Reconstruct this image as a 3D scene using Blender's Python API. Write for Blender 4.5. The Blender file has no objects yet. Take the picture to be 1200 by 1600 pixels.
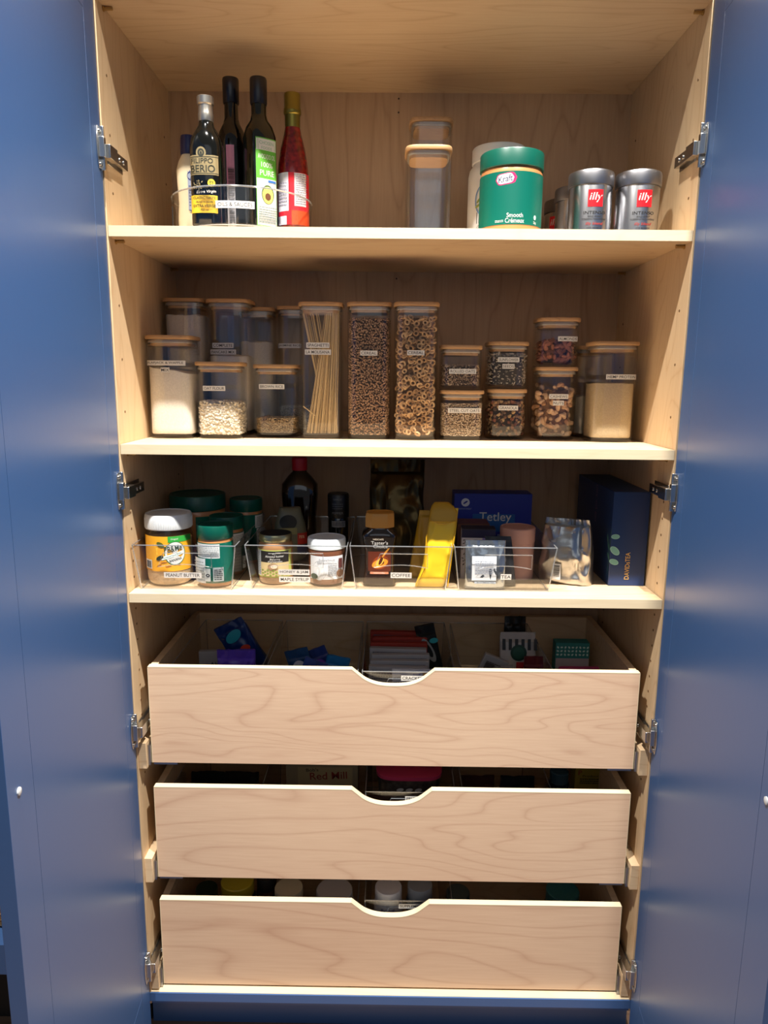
import bpy, bmesh, math, random
from math import sin, cos, pi, radians
from mathutils import Vector, Matrix, noise
random.seed(7)
C = bpy.context.scene
col = C.collection

# ------------------------------------------------------------------ camera, world, lights
W, D = 1.02, 0.402
S1, S1B, S2, S2B, S3, S3B = 1.680, 1.662, 1.298, 1.280, 1.0127, 0.995
BT, CEIL = 0.1285, 2.040
def set_camera():
    cd = bpy.data.cameras.new('camera'); co = bpy.data.objects.new('camera', cd); col.objects.link(co)
    p, y, r = -0.18274, -0.00731, 0.01004
    f = Vector((sin(y)*cos(p), cos(y)*cos(p), sin(p))); rt = Vector((cos(y), -sin(y), 0)); up = rt.cross(f)
    R = cos(r)*rt + sin(r)*up; U = -sin(r)*rt + cos(r)*up
    m = Matrix((R, U, -f)).transposed().to_4x4(); m.translation = Vector((0.49726, -1.31956, 1.42078))
    co.matrix_world = m
    cd.sensor_fit = 'VERTICAL'; cd.sensor_height = 24; cd.lens = 24*1123.28/1600
    cd.clip_start = 0.02
    C.camera = co
set_camera()
vs = C.view_settings
C.display_settings.display_device = 'sRGB'
vs.view_transform = 'Standard'; vs.look = 'None'; vs.gamma = 1; vs.use_curve_mapping = False
vs.exposure = 0.0
C.cycles.transparent_max_bounces = 40
w = bpy.data.worlds.new('room_light'); C.world = w; w.use_nodes = True
w.node_tree.nodes['Background'].inputs[0].default_value = (0.92, 0.94, 1.0, 1)
w.node_tree.nodes['Background'].inputs[1].default_value = 0.14
def spot(name, loc, target, watts, size, rad, colr, blend=0.6):
    l = bpy.data.lights.new(name, 'SPOT'); l.energy = watts; l.spot_size = radians(size); l.spot_blend = blend
    l.shadow_soft_size = rad; l.color = colr
    o = bpy.data.objects.new(name, l); col.objects.link(o); o.location = loc
    o.rotation_euler = (Vector(target)-Vector(loc)).to_track_quat('-Z', 'Y').to_euler()
def area(name, loc, target, watts, sx, sy, colr):
    l = bpy.data.lights.new(name, 'AREA'); l.shape = 'RECTANGLE'; l.size = sx; l.size_y = sy; l.energy = watts; l.color = colr
    o = bpy.data.objects.new(name, l); col.objects.link(o); o.location = loc
    o.rotation_euler = (Vector(target)-Vector(loc)).to_track_quat('-Z', 'Y').to_euler()
spot('ceiling_spot', (0.98, -0.72, 3.22), (0.5, -0.25, -0.4), 530, 76, 0.025, (1.0, 0.93, 0.85), 1.0)
spot('ceiling_spot', (0.10, -0.72, 3.22), (0.5, -0.25, -0.4), 420, 76, 0.025, (1.0, 0.93, 0.85), 1.0)
area('added_fill', (0.5, -3.6, 2.6), (0.5, 0, 0.7), 9, 2.6, 1.6, (0.82, 0.90, 1.0))  # soft cool fill added behind the camera for ambient level, no real window

# ------------------------------------------------------------------ materials
def lin(c):
    if isinstance(c, str):
        c = c.lstrip('#'); c = tuple(int(c[i:i+2], 16)/255 for i in (0, 2, 4))
    return tuple((x/12.92 if x <= 0.04045 else ((x+0.055)/1.055)**2.4) for x in c) + (1,)
MC = {}
def pm(c, rough=0.5, metal=0.0, trans=0.0, coat=0.0, bump=0.0, bscale=200, alpha=1.0, emit=None, vary=0.0, spec=0.5):
    key = (c, rough, metal, trans, coat, bump, bscale, alpha, vary, spec)
    if key in MC: return MC[key]
    m = bpy.data.materials.new('mat_%d' % len(MC)); m.use_nodes = True; nt = m.node_tree; b = nt.nodes['Principled BSDF']
    b.inputs['Base Color'].default_value = lin(c); b.inputs['Roughness'].default_value = rough; b.inputs['Metallic'].default_value = metal
    b.inputs['Transmission Weight'].default_value = trans; b.inputs['Coat Weight'].default_value = coat
    b.inputs['Alpha'].default_value = alpha; b.inputs['Specular IOR Level'].default_value = spec
    if bump or vary:
        tc = nt.nodes.new('ShaderNodeTexCoord'); n = nt.nodes.new('ShaderNodeTexNoise'); n.inputs['Scale'].default_value = bscale
        n.inputs['Detail'].default_value = 3; nt.links.new(tc.outputs['Object'], n.inputs['Vector'])
        if bump:
            bp = nt.nodes.new('ShaderNodeBump'); bp.inputs['Strength'].default_value = bump; bp.inputs['Distance'].default_value = 0.002
            nt.links.new(n.outputs[0], bp.inputs['Height']); nt.links.new(bp.outputs[0], b.inputs['Normal'])
        if vary:
            r = nt.nodes.new('ShaderNodeValToRGB'); r.color_ramp.elements[0].position = 0.3; r.color_ramp.elements[1].position = 0.7
            lc = lin(c); r.color_ramp.elements[0].color = tuple(x*(1-vary) for x in lc[:3]) + (1,)
            r.color_ramp.elements[1].color = tuple(min(1, x*(1+vary)) for x in lc[:3]) + (1,)
            nt.links.new(n.outputs[0], r.inputs[0]); nt.links.new(r.outputs[0], b.inputs['Base Color'])
    MC[key] = m
    return m
def thin_glass(name, tint, refl=1.0, rough=0.02, base=0.0, haze=None, hz=0.0):
    m = bpy.data.materials.new(name); m.use_nodes = True; nt = m.node_tree; nt.nodes.clear()
    out = nt.nodes.new('ShaderNodeOutputMaterial'); tr = nt.nodes.new('ShaderNodeBsdfTransparent'); gl = nt.nodes.new('ShaderNodeBsdfGlossy')
    tr.inputs[0].default_value = tuple(tint)+(1,); gl.inputs['Roughness'].default_value = rough
    fr = nt.nodes.new('ShaderNodeFresnel'); ge = nt.nodes.new('ShaderNodeNewGeometry'); io = nt.nodes.new('ShaderNodeMath'); io.operation = 'MULTIPLY_ADD'
    io.inputs[1].default_value = 1/1.45-1.45; io.inputs[2].default_value = 1.45; nt.links.new(ge.outputs['Backfacing'], io.inputs[0]); nt.links.new(io.outputs[0], fr.inputs[0])
    mu = nt.nodes.new('ShaderNodeMath'); mu.operation = 'MULTIPLY_ADD'; mu.inputs[1].default_value = refl; mu.inputs[2].default_value = base
    mx = nt.nodes.new('ShaderNodeMixShader')
    nt.links.new(fr.outputs[0], mu.inputs[0]); nt.links.new(mu.outputs[0], mx.inputs[0])
    src = tr
    if haze:
        df = nt.nodes.new('ShaderNodeBsdfDiffuse'); df.inputs[0].default_value = lin(haze)
        m2 = nt.nodes.new('ShaderNodeMixShader'); m2.inputs[0].default_value = hz
        nt.links.new(tr.outputs[0], m2.inputs[1]); nt.links.new(df.outputs[0], m2.inputs[2]); src = m2
    nt.links.new(src.outputs[0], mx.inputs[1]); nt.links.new(gl.outputs[0], mx.inputs[2]); nt.links.new(mx.outputs[0], out.inputs[0])
    return m
def wood(name, c1, c2, axis='X', scale=1.0, rough=0.45, line=0.5, off=0.0, rings=16):
    """maple veneer: contour-line cathedral figure plus fine fibre, grain running along axis"""
    m = bpy.data.materials.new(name); m.use_nodes = True; nt = m.node_tree; N = nt.nodes; L = nt.links; b = N['Principled BSDF']
    b.inputs['Roughness'].default_value = rough; b.inputs['Specular IOR Level'].default_value = 0.3
    tc = N.new('ShaderNodeTexCoord')
    def mapped(al, ac):
        mp = N.new('ShaderNodeMapping'); L.new(tc.outputs['Object'], mp.inputs[0])
        s = [ac*scale]*3; s['XYZ'.index(axis)] = al*scale; mp.inputs['Scale'].default_value = s; mp.inputs['Location'].default_value = (off, off*1.7, off*0.6)
        return mp
    a = N.new('ShaderNodeTexNoise'); a.inputs['Scale'].default_value = 1; a.inputs['Detail'].default_value = 2.2; a.inputs['Roughness'].default_value = 0.35
    a.inputs['Distortion'].default_value = 0.3
    L.new(mapped(1.3, 7.5).outputs[0], a.inputs['Vector'])
    mu = N.new('ShaderNodeMath'); mu.operation = 'MULTIPLY'; mu.inputs[1].default_value = rings*2; L.new(a.outputs[0], mu.inputs[0])
    si = N.new('ShaderNodeMath'); si.operation = 'PINGPONG'; si.inputs[1].default_value = 1.0; L.new(mu.outputs[0], si.inputs[0])
    po = N.new('ShaderNodeMath'); po.operation = 'POWER'; po.inputs[1].default_value = 7; L.new(si.outputs[0], po.inputs[0])
    f = N.new('ShaderNodeTexNoise'); f.inputs['Scale'].default_value = 1; f.inputs['Detail'].default_value = 3; L.new(mapped(14, 260).outputs[0], f.inputs['Vector'])
    br = N.new('ShaderNodeTexNoise'); br.inputs['Scale'].default_value = 1; br.inputs['Detail'].default_value = 1; L.new(mapped(2.5, 5).outputs[0], br.inputs['Vector'])
    m1 = N.new('ShaderNodeMath'); m1.operation = 'MULTIPLY'; m1.inputs[1].default_value = line; L.new(po.outputs[0], m1.inputs[0])
    m2 = N.new('ShaderNodeMath'); m2.operation = 'MULTIPLY_ADD'; m2.inputs[1].default_value = 0.45; L.new(f.outputs[0], m2.inputs[0]); L.new(m1.outputs[0], m2.inputs[2])
    m3 = N.new('ShaderNodeMath'); m3.operation = 'MULTIPLY_ADD'; m3.inputs[1].default_value = 0.5; L.new(br.outputs[0], m3.inputs[0]); L.new(m2.outputs[0], m3.inputs[2])
    m4 = N.new('ShaderNodeMath'); m4.operation = 'SUBTRACT'; m4.inputs[1].default_value = 0.22; m4.use_clamp = True; L.new(m3.outputs[0], m4.inputs[0])
    mx = N.new('ShaderNodeMix'); mx.data_type = 'RGBA'; mx.inputs[6].default_value = lin(c1); mx.inputs[7].default_value = lin(c2)
    L.new(m4.outputs[0], mx.inputs[0]); L.new(mx.outputs[2], b.inputs['Base Color'])
    bp = N.new('ShaderNodeBump'); bp.inputs['Strength'].default_value = 0.08; bp.inputs['Distance'].default_value = 0.001
    L.new(f.outputs[0], bp.inputs['Height']); L.new(bp.outputs[0], b.inputs['Normal'])
    return m
WX = wood('maple_shelf', '#dfc7a3', '#b8946b', 'X', 1.0, line=0.3)
WZ = wood('maple_side', '#dcc39e', '#b8946b', 'Z', 1.0, off=3, line=0.3)
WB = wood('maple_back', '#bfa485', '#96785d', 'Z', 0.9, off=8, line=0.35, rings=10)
WD = [wood('maple_drawer_%s' % s, '#dcc0a3', '#b8937a', 'X', sc, off=o, line=0.38, rings=r) for s, o, sc, r in (('a', 1.3, 1.15, 20), ('b', 5.2, 0.9, 17), ('c', 9.7, 0.8, 11))]
EDGE = wood('maple_edge', '#dccdae', '#c6af8a', 'X', 1.0, off=2, line=0.15)
BAMBOO = wood('bamboo', '#c29c70', '#9c7750', 'X', 4.0, off=6, line=0.5, rough=0.4)
FLOORW = wood('floor_oak', '#8a6f5c', '#5a4436', 'X', 0.8, off=12, line=0.6)
def door_paint():
    m = bpy.data.materials.new('blue_paint'); m.use_nodes = True; nt = m.node_tree; b = nt.nodes['Principled BSDF']
    b.inputs['Base Color'].default_value = lin('#3d6094'); b.inputs['Roughness'].default_value = 0.34; b.inputs['Specular IOR Level'].default_value = 0.6
    tc = nt.nodes.new('ShaderNodeTexCoord'); n = nt.nodes.new('ShaderNodeTexNoise'); n.inputs['Scale'].default_value = 60
    bp = nt.nodes.new('ShaderNodeBump'); bp.inputs['Strength'].default_value = 0.03; bp.inputs['Distance'].default_value = 0.002
    nt.links.new(tc.outputs['Object'], n.inputs['Vector']); nt.links.new(n.outputs[0], bp.inputs['Height']); nt.links.new(bp.outputs[0], b.inputs['Normal'])
    return m
BLUE = door_paint()
GROOVE = pm('#24364f', 0.6)
GLASS = thin_glass('jar_glass', (0.985, 0.99, 0.99), 0.9, 0.02, 0.012)
ACRYL = thin_glass('clear_acrylic', (0.985, 0.99, 0.99), 0.9, 0.03, 0.015)
ACRIM = thin_glass('acrylic_rim', (0.75, 0.77, 0.78), 1.0, 0.08, 0.22, '#d8dde0', 0.30)
GRIP = thin_glass('moulded_acrylic', (0.85, 0.87, 0.88), 1.0, 0.08, 0.12, '#d8dde0', 0.12)
SEAL = thin_glass('silicone', (0.75, 0.75, 0.74), 0.6, 0.3, 0.03, '#c9c3b8', 0.55)
CHROME = pm('#c8c8c6', 0.22, 1.0)
STEEL = pm('#a8aaae', 0.3, 1.0)
DARKM = pm('#3a3a3c', 0.3, 1.0)
WHITE = pm('#d0d0cd', 0.65)
INK = pm('#1a1a1c', 0.6)
BLACKG = pm('#0b0c0a', 0.08, coat=0.3)

# ------------------------------------------------------------------ mesh tools
class MB:
    def __init__(s): s.v = []; s.f = []; s.m = []
    def add(s, vs, fs, mi=0):
        o = len(s.v); s.v += [tuple(v) for v in vs]; s.f += [tuple(o+i for i in f) for f in fs]; s.m += [mi]*len(fs); return s
    def box(s, a, b, mi=0, M=None):
        x0, y0, z0 = a; x1, y1, z1 = b
        vs = [Vector(p) for p in ((x0,y0,z0),(x1,y0,z0),(x1,y1,z0),(x0,y1,z0),(x0,y0,z1),(x1,y0,z1),(x1,y1,z1),(x0,y1,z1))]
        if M: vs = [M @ v for v in vs]
        return s.add(vs, [(0,3,2,1),(4,5,6,7),(0,1,5,4),(1,2,6,5),(2,3,7,6),(3,0,4,7)], mi)
    def loft(s, rings, seg=40, mi=0, caps=(True, True)):
        """rings: (z, rx, ry, n, cx, cy) superellipses"""
        o = len(s.v)
        for r in rings:
            z, rx, ry = r[:3]; n = r[3] if len(r) > 3 else 2; cx = r[4] if len(r) > 4 else 0; cy = r[5] if len(r) > 5 else 0
            for k in range(seg):
                t = 2*pi*(k+0.5)/seg; c, q = cos(t), sin(t); e = 2.0/n
                s.v.append((cx+rx*math.copysign(abs(c)**e, c), cy+ry*math.copysign(abs(q)**e, q), z))
        for i in range(len(rings)-1):
            for k in range(seg):
                a = o+i*seg+k; b = o+i*seg+(k+1) % seg; s.f.append((a, b, b+seg, a+seg)); s.m.append(mi)
        if caps[0]: s.f.append(tuple(o+seg-1-k for k in range(seg))); s.m.append(mi)
        if caps[1]: s.f.append(tuple(o+(len(rings)-1)*seg+k for k in range(seg))); s.m.append(mi)
        return s
    def lathe(s, prof, seg=40, mi=0, caps=(True, True), cx=0, cy=0):
        return s.loft([(z, r, r, 2, cx, cy) for r, z in prof], seg, mi, caps)
    def tube(s, pts, r, seg=8, mi=0, closed=False):
        o = len(s.v); n = len(pts); P = [Vector(p) for p in pts]
        for i, p in enumerate(P):
            a = P[(i-1) % n] if (i or closed) else p; b = P[(i+1) % n] if (i < n-1 or closed) else p
            t = (b-a).normalized(); u = t.cross(Vector((0, 0, 1)))
            if u.length < 0.2: u = t.cross(Vector((0, 1, 0)))
            u.normalize(); v = t.cross(u)
            for k in range(seg):
                q = 2*pi*k/seg; s.v.append(tuple(p+r*(cos(q)*u+sin(q)*v)))
        for i in range(n if closed else n-1):
            j = (i+1) % n
            for k in range(seg):
                s.f.append((o+i*seg+k, o+i*seg+(k+1) % seg, o+j*seg+(k+1) % seg, o+j*seg+k)); s.m.append(mi)
        if not closed:
            s.f.append(tuple(o+k for k in range(seg))[::-1]); s.f.append(tuple(o+(n-1)*seg+k for k in range(seg))); s.m += [mi, mi]
        return s
    def prism(s, pts, a, b, axis='Y', mi=0):
        """extrude a 2D polygon between a and b along axis"""
        n = len(pts)
        mk = {'Y': lambda p, t: (p[0], t, p[1]), 'X': lambda p, t: (t, p[0], p[1]), 'Z': lambda p, t: (p[0], p[1], t)}[axis]
        vs = [mk(p, a) for p in pts]+[mk(p, b) for p in pts]
        fs = [tuple(range(n)), tuple(range(2*n-1, n-1, -1))]+[(i, n+i, n+(i+1) % n, (i+1) % n) for i in range(n)]
        return s.add(vs, fs, mi)
    def shift(s, i0, fn):
        for i in range(i0, len(s.v)): s.v[i] = fn(s.v[i])
    def build(s, name, mats, parent=None, loc=(0,0,0), rz=0, bevel=0, smooth=True, fix=True):
        me = bpy.data.meshes.new(name); me.from_pydata(s.v, [], s.f)
        if not isinstance(mats, (list, tuple)): mats = [mats]
        for m in mats: me.materials.append(m)
        me.polygons.foreach_set('material_index', s.m)
        if fix:
            bm = bmesh.new(); bm.from_mesh(me); bmesh.ops.recalc_face_normals(bm, faces=bm.faces); bm.to_mesh(me); bm.free()
        if smooth:
            me.polygons.foreach_set('use_smooth', [True]*len(me.polygons)); me.set_sharp_from_angle(angle=radians(38))
        me.update()
        o = bpy.data.objects.new(name, me); col.objects.link(o); o.location = loc; o.rotation_euler = (0, 0, rz)
        if parent: o.parent = parent
        if bevel:
            b = o.modifiers.new('bevel', 'BEVEL'); b.width = bevel; b.segments = 2; b.limit_method = 'ANGLE'
        return o
def tag(o, label=None, cat=None, group=None, kind=None):
    if label: o['label'] = label
    if cat: o['category'] = cat
    if group: o['group'] = group
    if kind: o['kind'] = kind
    return o
def thing(name, label, cat, loc=(0,0,0), rz=0, group=None):
    o = bpy.data.objects.new(name, None); col.objects.link(o); o.location = loc; o.rotation_euler = (0, 0, rz); o.empty_display_size = 0.02
    return tag(o, label, cat, group)
def copy_tree(o, parent=None):
    c = o.copy(); col.objects.link(c)
    if parent: c.parent = parent
    for ch in o.children: copy_tree(ch, c)
    return c

# ------------------------------------------------------------------ printed labels
TC = {}
def text_geo(s):
    if s in TC: return TC[s]
    cu = bpy.data.curves.new('t', 'FONT'); cu.body = s; cu.size = 1; cu.resolution_u = 3; cu.offset = 0.006
    o = bpy.data.objects.new('t', cu); col.objects.link(o)
    bpy.context.view_layer.update()
    me = o.to_mesh(); vs = [(v.co.x, v.co.y) for v in me.vertices]; fs = [tuple(p.vertices) for p in me.polygons]
    o.to_mesh_clear(); bpy.data.objects.remove(o); bpy.data.curves.remove(cu)
    x0 = min(v[0] for v in vs); x1 = max(v[0] for v in vs); y0 = min(v[1] for v in vs); y1 = max(v[1] for v in vs)
    TC[s] = ([((x-x0)/(x1-x0), (y-y0)/(y1-y0)) for x, y in vs], fs, (x1-x0)/(y1-y0)); return TC[s]
class Print:
    """flat artwork in (x, z) metres, laid over a surface by map(x, z, lift)"""
    def __init__(s, fn): s.fn = fn; s.mb = MB(); s.mats = []; s.l = 0
    def mi(s, m):
        if m not in s.mats: s.mats.append(m)
        return s.mats.index(m)
    def grid(s, pts2, fs, m):
        s.l += 1; s.mb.add([s.fn(x, z, 0.0003+0.00006*s.l) for x, z in pts2], fs, s.mi(m)); return s
    def rect(s, x0, z0, x1, z1, m, nx=None, rot=0):
        nx = nx or max(1, int(abs(x1-x0)/0.004)); P = []
        cx, cz = (x0+x1)/2, (z0+z1)/2
        for i in range(nx+1):
            for z in (z0, z1): P.append((x0+(x1-x0)*i/nx, z))
        if rot: P = [(cx+(x-cx)*cos(rot)-(z-cz)*sin(rot), cz+(x-cx)*sin(rot)+(z-cz)*cos(rot)) for x, z in P]
        return s.grid(P, [(2*i, 2*i+2, 2*i+3, 2*i+1) for i in range(nx)], m)
    def disc(s, cx, cz, rx, rz_, m, rot=0, k=20, r0=0.0):
        P = []
        for i in range(k):
            t = 2*pi*i/k
            for q in (r0, 1.0):
                x, z = rx*cos(t)*q, rz_*sin(t)*q; P.append((cx+x*cos(rot)-z*sin(rot), cz+x*sin(rot)+z*cos(rot)))
        return s.grid(P, [(2*i, 2*i+1, (2*i+3) % (2*k), (2*i+2) % (2*k)) for i in range(k)], m)
    def pill(s, x0, z0, x1, z1, m, rot=0):
        r = (z1-z0)/2; cz = (z0+z1)/2; cx = (x0+x1)/2; P = []
        n = 10; top = []; bot = []
        for i in range(n+1):
            x = x0+(x1-x0)*i/n
            d = min(x-x0, x1-x); h = r if d >= r else math.sqrt(max(0, r*r-(r-d)**2)); top.append((x, cz+h)); bot.append((x, cz-h))
        for a, b in zip(bot, top): P += [a, b]
        P = [(cx+(x-cx)*cos(rot)-(z-cz)*sin(rot), cz+(x-cx)*sin(rot)+(z-cz)*cos(rot)) for x, z in P]
        return s.grid(P, [(2*i, 2*i+2, 2*i+3, 2*i+1) for i in range(n)], m)
    def poly(s, pts, m): return s.grid(pts, [tuple(range(len(pts)))], m)
    def text(s, t, cx, cz, h, m, w=None, rot=0, slant=0):
        vs, fs, asp = text_geo(t); w = w or h*asp; P = []
        for u, v in vs:
            x, z = (u-0.5)*w+slant*(v-0.5)*h, (v-0.5)*h
            P.append((cx+x*cos(rot)-z*sin(rot), cz+x*sin(rot)+z*cos(rot)))
        return s.grid(P, fs, m)
    def lines(s, x0, z0, x1, z1, n, m, seed=1):
        r = random.Random(seed); st = (z1-z0)/n
        for i in range(n):
            a = x0; z = z0+st*(i+0.5)
            while a < x1-0.001:
                b = min(x1, a+r.uniform(0.002, 0.006)); s.rect(a, z-st*0.22, b, z+st*0.22, m, 1); a = b+0.0008
        return s
    def barcode(s, x0, z0, x1, z1, m, seed=1, vert=True):
        r = random.Random(seed); a = x0 if vert else z0; e = x1 if vert else z1
        while a < e:
            b = min(e, a+r.choice((0.0004, 0.0008, 0.0012)))
            s.rect(a, z0, b, z1, m, 1) if vert else s.rect(x0, a, x1, b, m, 1)
            a = b+r.choice((0.0005, 0.0009))
        return s
    def build(s, parent, name='label'): return s.mb.build(name, s.mats, parent, smooth=False, fix=False)
def on_cyl(R, az=0.0, Rf=None):
    """wrap x around a round body whose axis is the thing's z; az turns the centre of the label (0 faces the viewer, -Y)"""
    def fn(x, z, l):
        r = (Rf(z) if Rf else R)+l; a = az+x/R; return (r*sin(a), -r*cos(a), z)
    return fn
def on_sq(w, d, n, az=0.0):
    def fn(x, z, l):
        t = min(0.999, abs(x)/(w/2)); y = -(d/2)*(1-t**n)**(1/n)-l
        return (x*cos(az)-y*sin(az), x*sin(az)+y*cos(az), z)
    return fn
def on_flat(y, az=0.0, x0=0.0):
    def fn(x, z, l):
        yy = y-l; x = x+x0; return (x*cos(az)-yy*sin(az), x*sin(az)+yy*cos(az), z)
    return fn

# ------------------------------------------------------------------ the room around the cabinet
mb = MB(); mb.box((-3, -4, -0.05), (4, 0.9, 0)); tag(mb.build('floor', FLOORW), kind='structure')
mb = MB(); mb.box((-3, 0.46, 0), (4, 0.56, 3.3)); tag(mb.build('wall_back', pm('#b9b4ab', 0.8)), kind='structure')

# ------------------------------------------------------------------ pantry cabinet
cab = thing('pantry_cabinet', 'tall maple pantry cabinet with open blue doors, shelves and three notched drawers', 'cabinet', (0, 0, 0))
TH = 0.018
mb = MB().box((-TH, 0, 0.10), (0, D+0.012, CEIL+TH)); mb.build('side_panel', WZ, cab, bevel=0.0006)
mb = MB().box((W, 0, 0.10), (W+TH, D+0.012, CEIL+TH)); mb.build('side_panel', WZ, cab, bevel=0.0006)
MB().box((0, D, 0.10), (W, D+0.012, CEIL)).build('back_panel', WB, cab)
MB().box((0, 0, CEIL), (W, D+0.012, CEIL+TH)).build('top_panel', WX, cab, bevel=0.0006)
MB().box((0, 0.001, BT-TH), (W, D, BT)).build('bottom_panel', EDGE, cab)
MB().box((-TH, -0.0015, BT-0.021), (W+TH, 0.001, BT-0.001)).box((0, 0.001, BT-0.028), (W, 0.05, BT-TH)).build('bottom_edge_strip', BLUE, cab)
MB().box((-TH, 0.055, 0.0), (W+TH, 0.070, BT-0.028)).build('toe_kick', BLUE, cab)
brass = pm('#b99a62', 0.3, 0.9)
def pin(x, y, z, sx, parent):
    mb = MB(); pts = [(x, y, z), (x+sx*0.016, y, z)]; mb.tube(pts, 0.0028, 10); mb.tube([(x, y, z), (x+sx*0.002, y, z)], 0.0045, 12)
    return mb.build('shelf_pin', brass, parent)
for zt, zb in ((S1, S1B), (S2, S2B), (S3, S3B)):
    sh = MB().box((0.001, 0.0015, zb), (W-0.001, D-0.001, zt)).build('shelf', WX, cab)
    MB().box((0.001, 0.0, zb), (W-0.001, 0.0015, zt)).build('front_edge', EDGE, sh)
    for y in (0.035, D-0.035):
        pin(0, y, zb-0.003, 1, sh); pin(W, y, zb-0.003, -1, sh)
for x, s in ((0.0006, 1), (W-0.0006, -1)):           # connector caps under the top panel
    pin(x, 0.035, CEIL-0.004, s, cab)
mb = MB()
for x in (-0.0002, W-0.0006):
    for y in (0.035, D-0.045):
        z = 0.62
        while z < 1.98:
            if all(abs(z-q) > 0.03 for q in (S1-0.01, S2-0.01, S3-0.01)) and (z < 1.20 or int(z*1000) % 3 == 0):
                mb.tube([(x, y, z), (x+0.0008, y, z)], 0.0024, 10)
            z += 0.032
mb.build('pin_hole', pm('#6d4f30', 0.6), cab)
mb = MB()
for x, z in ((0.508, CEIL-0.012), (0.508, CEIL-0.04), (0.508, S1B-0.014)):
    mb.tube([(x, D+0.0001, z), (x, D-0.0008, z)], 0.002, 10)
mb.build('screw_head', pm('#3b2a1c', 0.6), cab)

# doors (open about 85 degrees)
def door(side):
    s = -1 if side == 'L' else 1
    hx = -0.0015 if side == 'L' else W+0.0015
    th = radians(-5)
    root = bpy.data.objects.new('door', None); col.objects.link(root); root.parent = cab; root.location = (hx, -0.004, 0); root.empty_display_size = 0.02
    # local frame: +x along the door away from the hinge, y out of the inner face, built then turned
    dx = Vector((s*sin(th), -cos(th), 0)); nx = Vector((-s*cos(th), -sin(th), 0))   # nx points to the inside of the cabinet (towards x centre)
    M = Matrix((dx, nx, Vector((0, 0, 1)))).transposed().to_4x4()
    def tr(mb, i0=0): mb.shift(i0, lambda v: tuple(M @ Vector(v))); return mb
    z0, z1 = 0.045, CEIL+0.03; T = 0.021; w0, wA, wB, wE = 0.0, 0.056, 0.466, 0.540
    g = 0.0007; zr0, zr1 = 0.172, z1-0.075
    mb = MB()
    mb.box((w0, -T, z0), (wA-g, 0, z1)); mb.box((wB+g, -T, z0), (wE, 0, z1))
    mb.box((wA-g, -T, z0), (wB+g, 0, zr0-g)); mb.box((wA-g, -T, zr1+g), (wB+g, 0, z1))
    tr(mb).build('frame', BLUE, root, bevel=0.0004)
    mb = MB().box((wA, -T+0.004, zr0), (wB, -0.0001, zr1)); tr(mb).build('panel', BLUE, root)
    mb = MB().box((wA-g-0.001, -T+0.006, zr0-g-0.001), (wB+g+0.001, -0.0025, zr1+g+0.001)); tr(mb).build('groove', GROOVE, root)
    for z in ((1.80, 1.214, 0.738, 0.205) if side == 'L' else (1.812, 1.222, 0.742, 0.205)):
        mb = MB()
        mb.prism([(0.012, z-0.033), (0.012, z+0.033), (0.024, z+0.033), (0.030, z+0.012), (0.030, z-0.012), (0.024, z-0.033)], 0.0, 0.0025)
        mb.box((0.010, 0, z-0.035), (0.014, 0.009, z+0.035)); mb.box((0.014, 0.0025, z-0.016), (0.024, 0.012, z+0.016))
        for q in (-0.026, 0.026): mb.tube([(0.019, 0.002, z+q), (0.019, 0.0045, z+q)], 0.0035, 10)
        tr(mb)
        # cup arm, in the cabinet frame relative to the door root
        xw = (0.004 if side == 'L' else -0.004)
        i0 = len(mb.v); zz = z-0.004
        mb.box((0.0, 0.012, zz-0.014), (0.002, 0.082, zz+0.014)); mb.box((0.002, 0.016, zz-0.009), (0.013, 0.078, zz+0.009)); mb.box((0.002, -0.012, zz-0.011), (0.016, 0.022, zz+0.011))
        for q in (0.04, 0.058): mb.tube([(0.013, q, zz), (0.0145, q, zz)], 0.004, 10)
        sg = 1 if side == 'L' else -1
        mb.shift(i0, lambda v: (xw+sg*v[0], v[1], v[2]))
        h = mb.build('hinge', CHROME, root, bevel=0.0006)
    bs, bz = (0.510, 0.915) if side == 'L' else (0.485, 0.901)
    mb = MB(); mb.lathe([(0.0055, 0), (0.0052, 0.0018), (0.003, 0.0028), (0.0005, 0.0030)], 16); mb.shift(0, lambda v: (bs+v[0], v[2], bz+v[1])); tr(mb).build('bumper', pm('#c9ced2', 0.2, coat=0.5), root)
    return root
door('L'); door('R')

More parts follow.
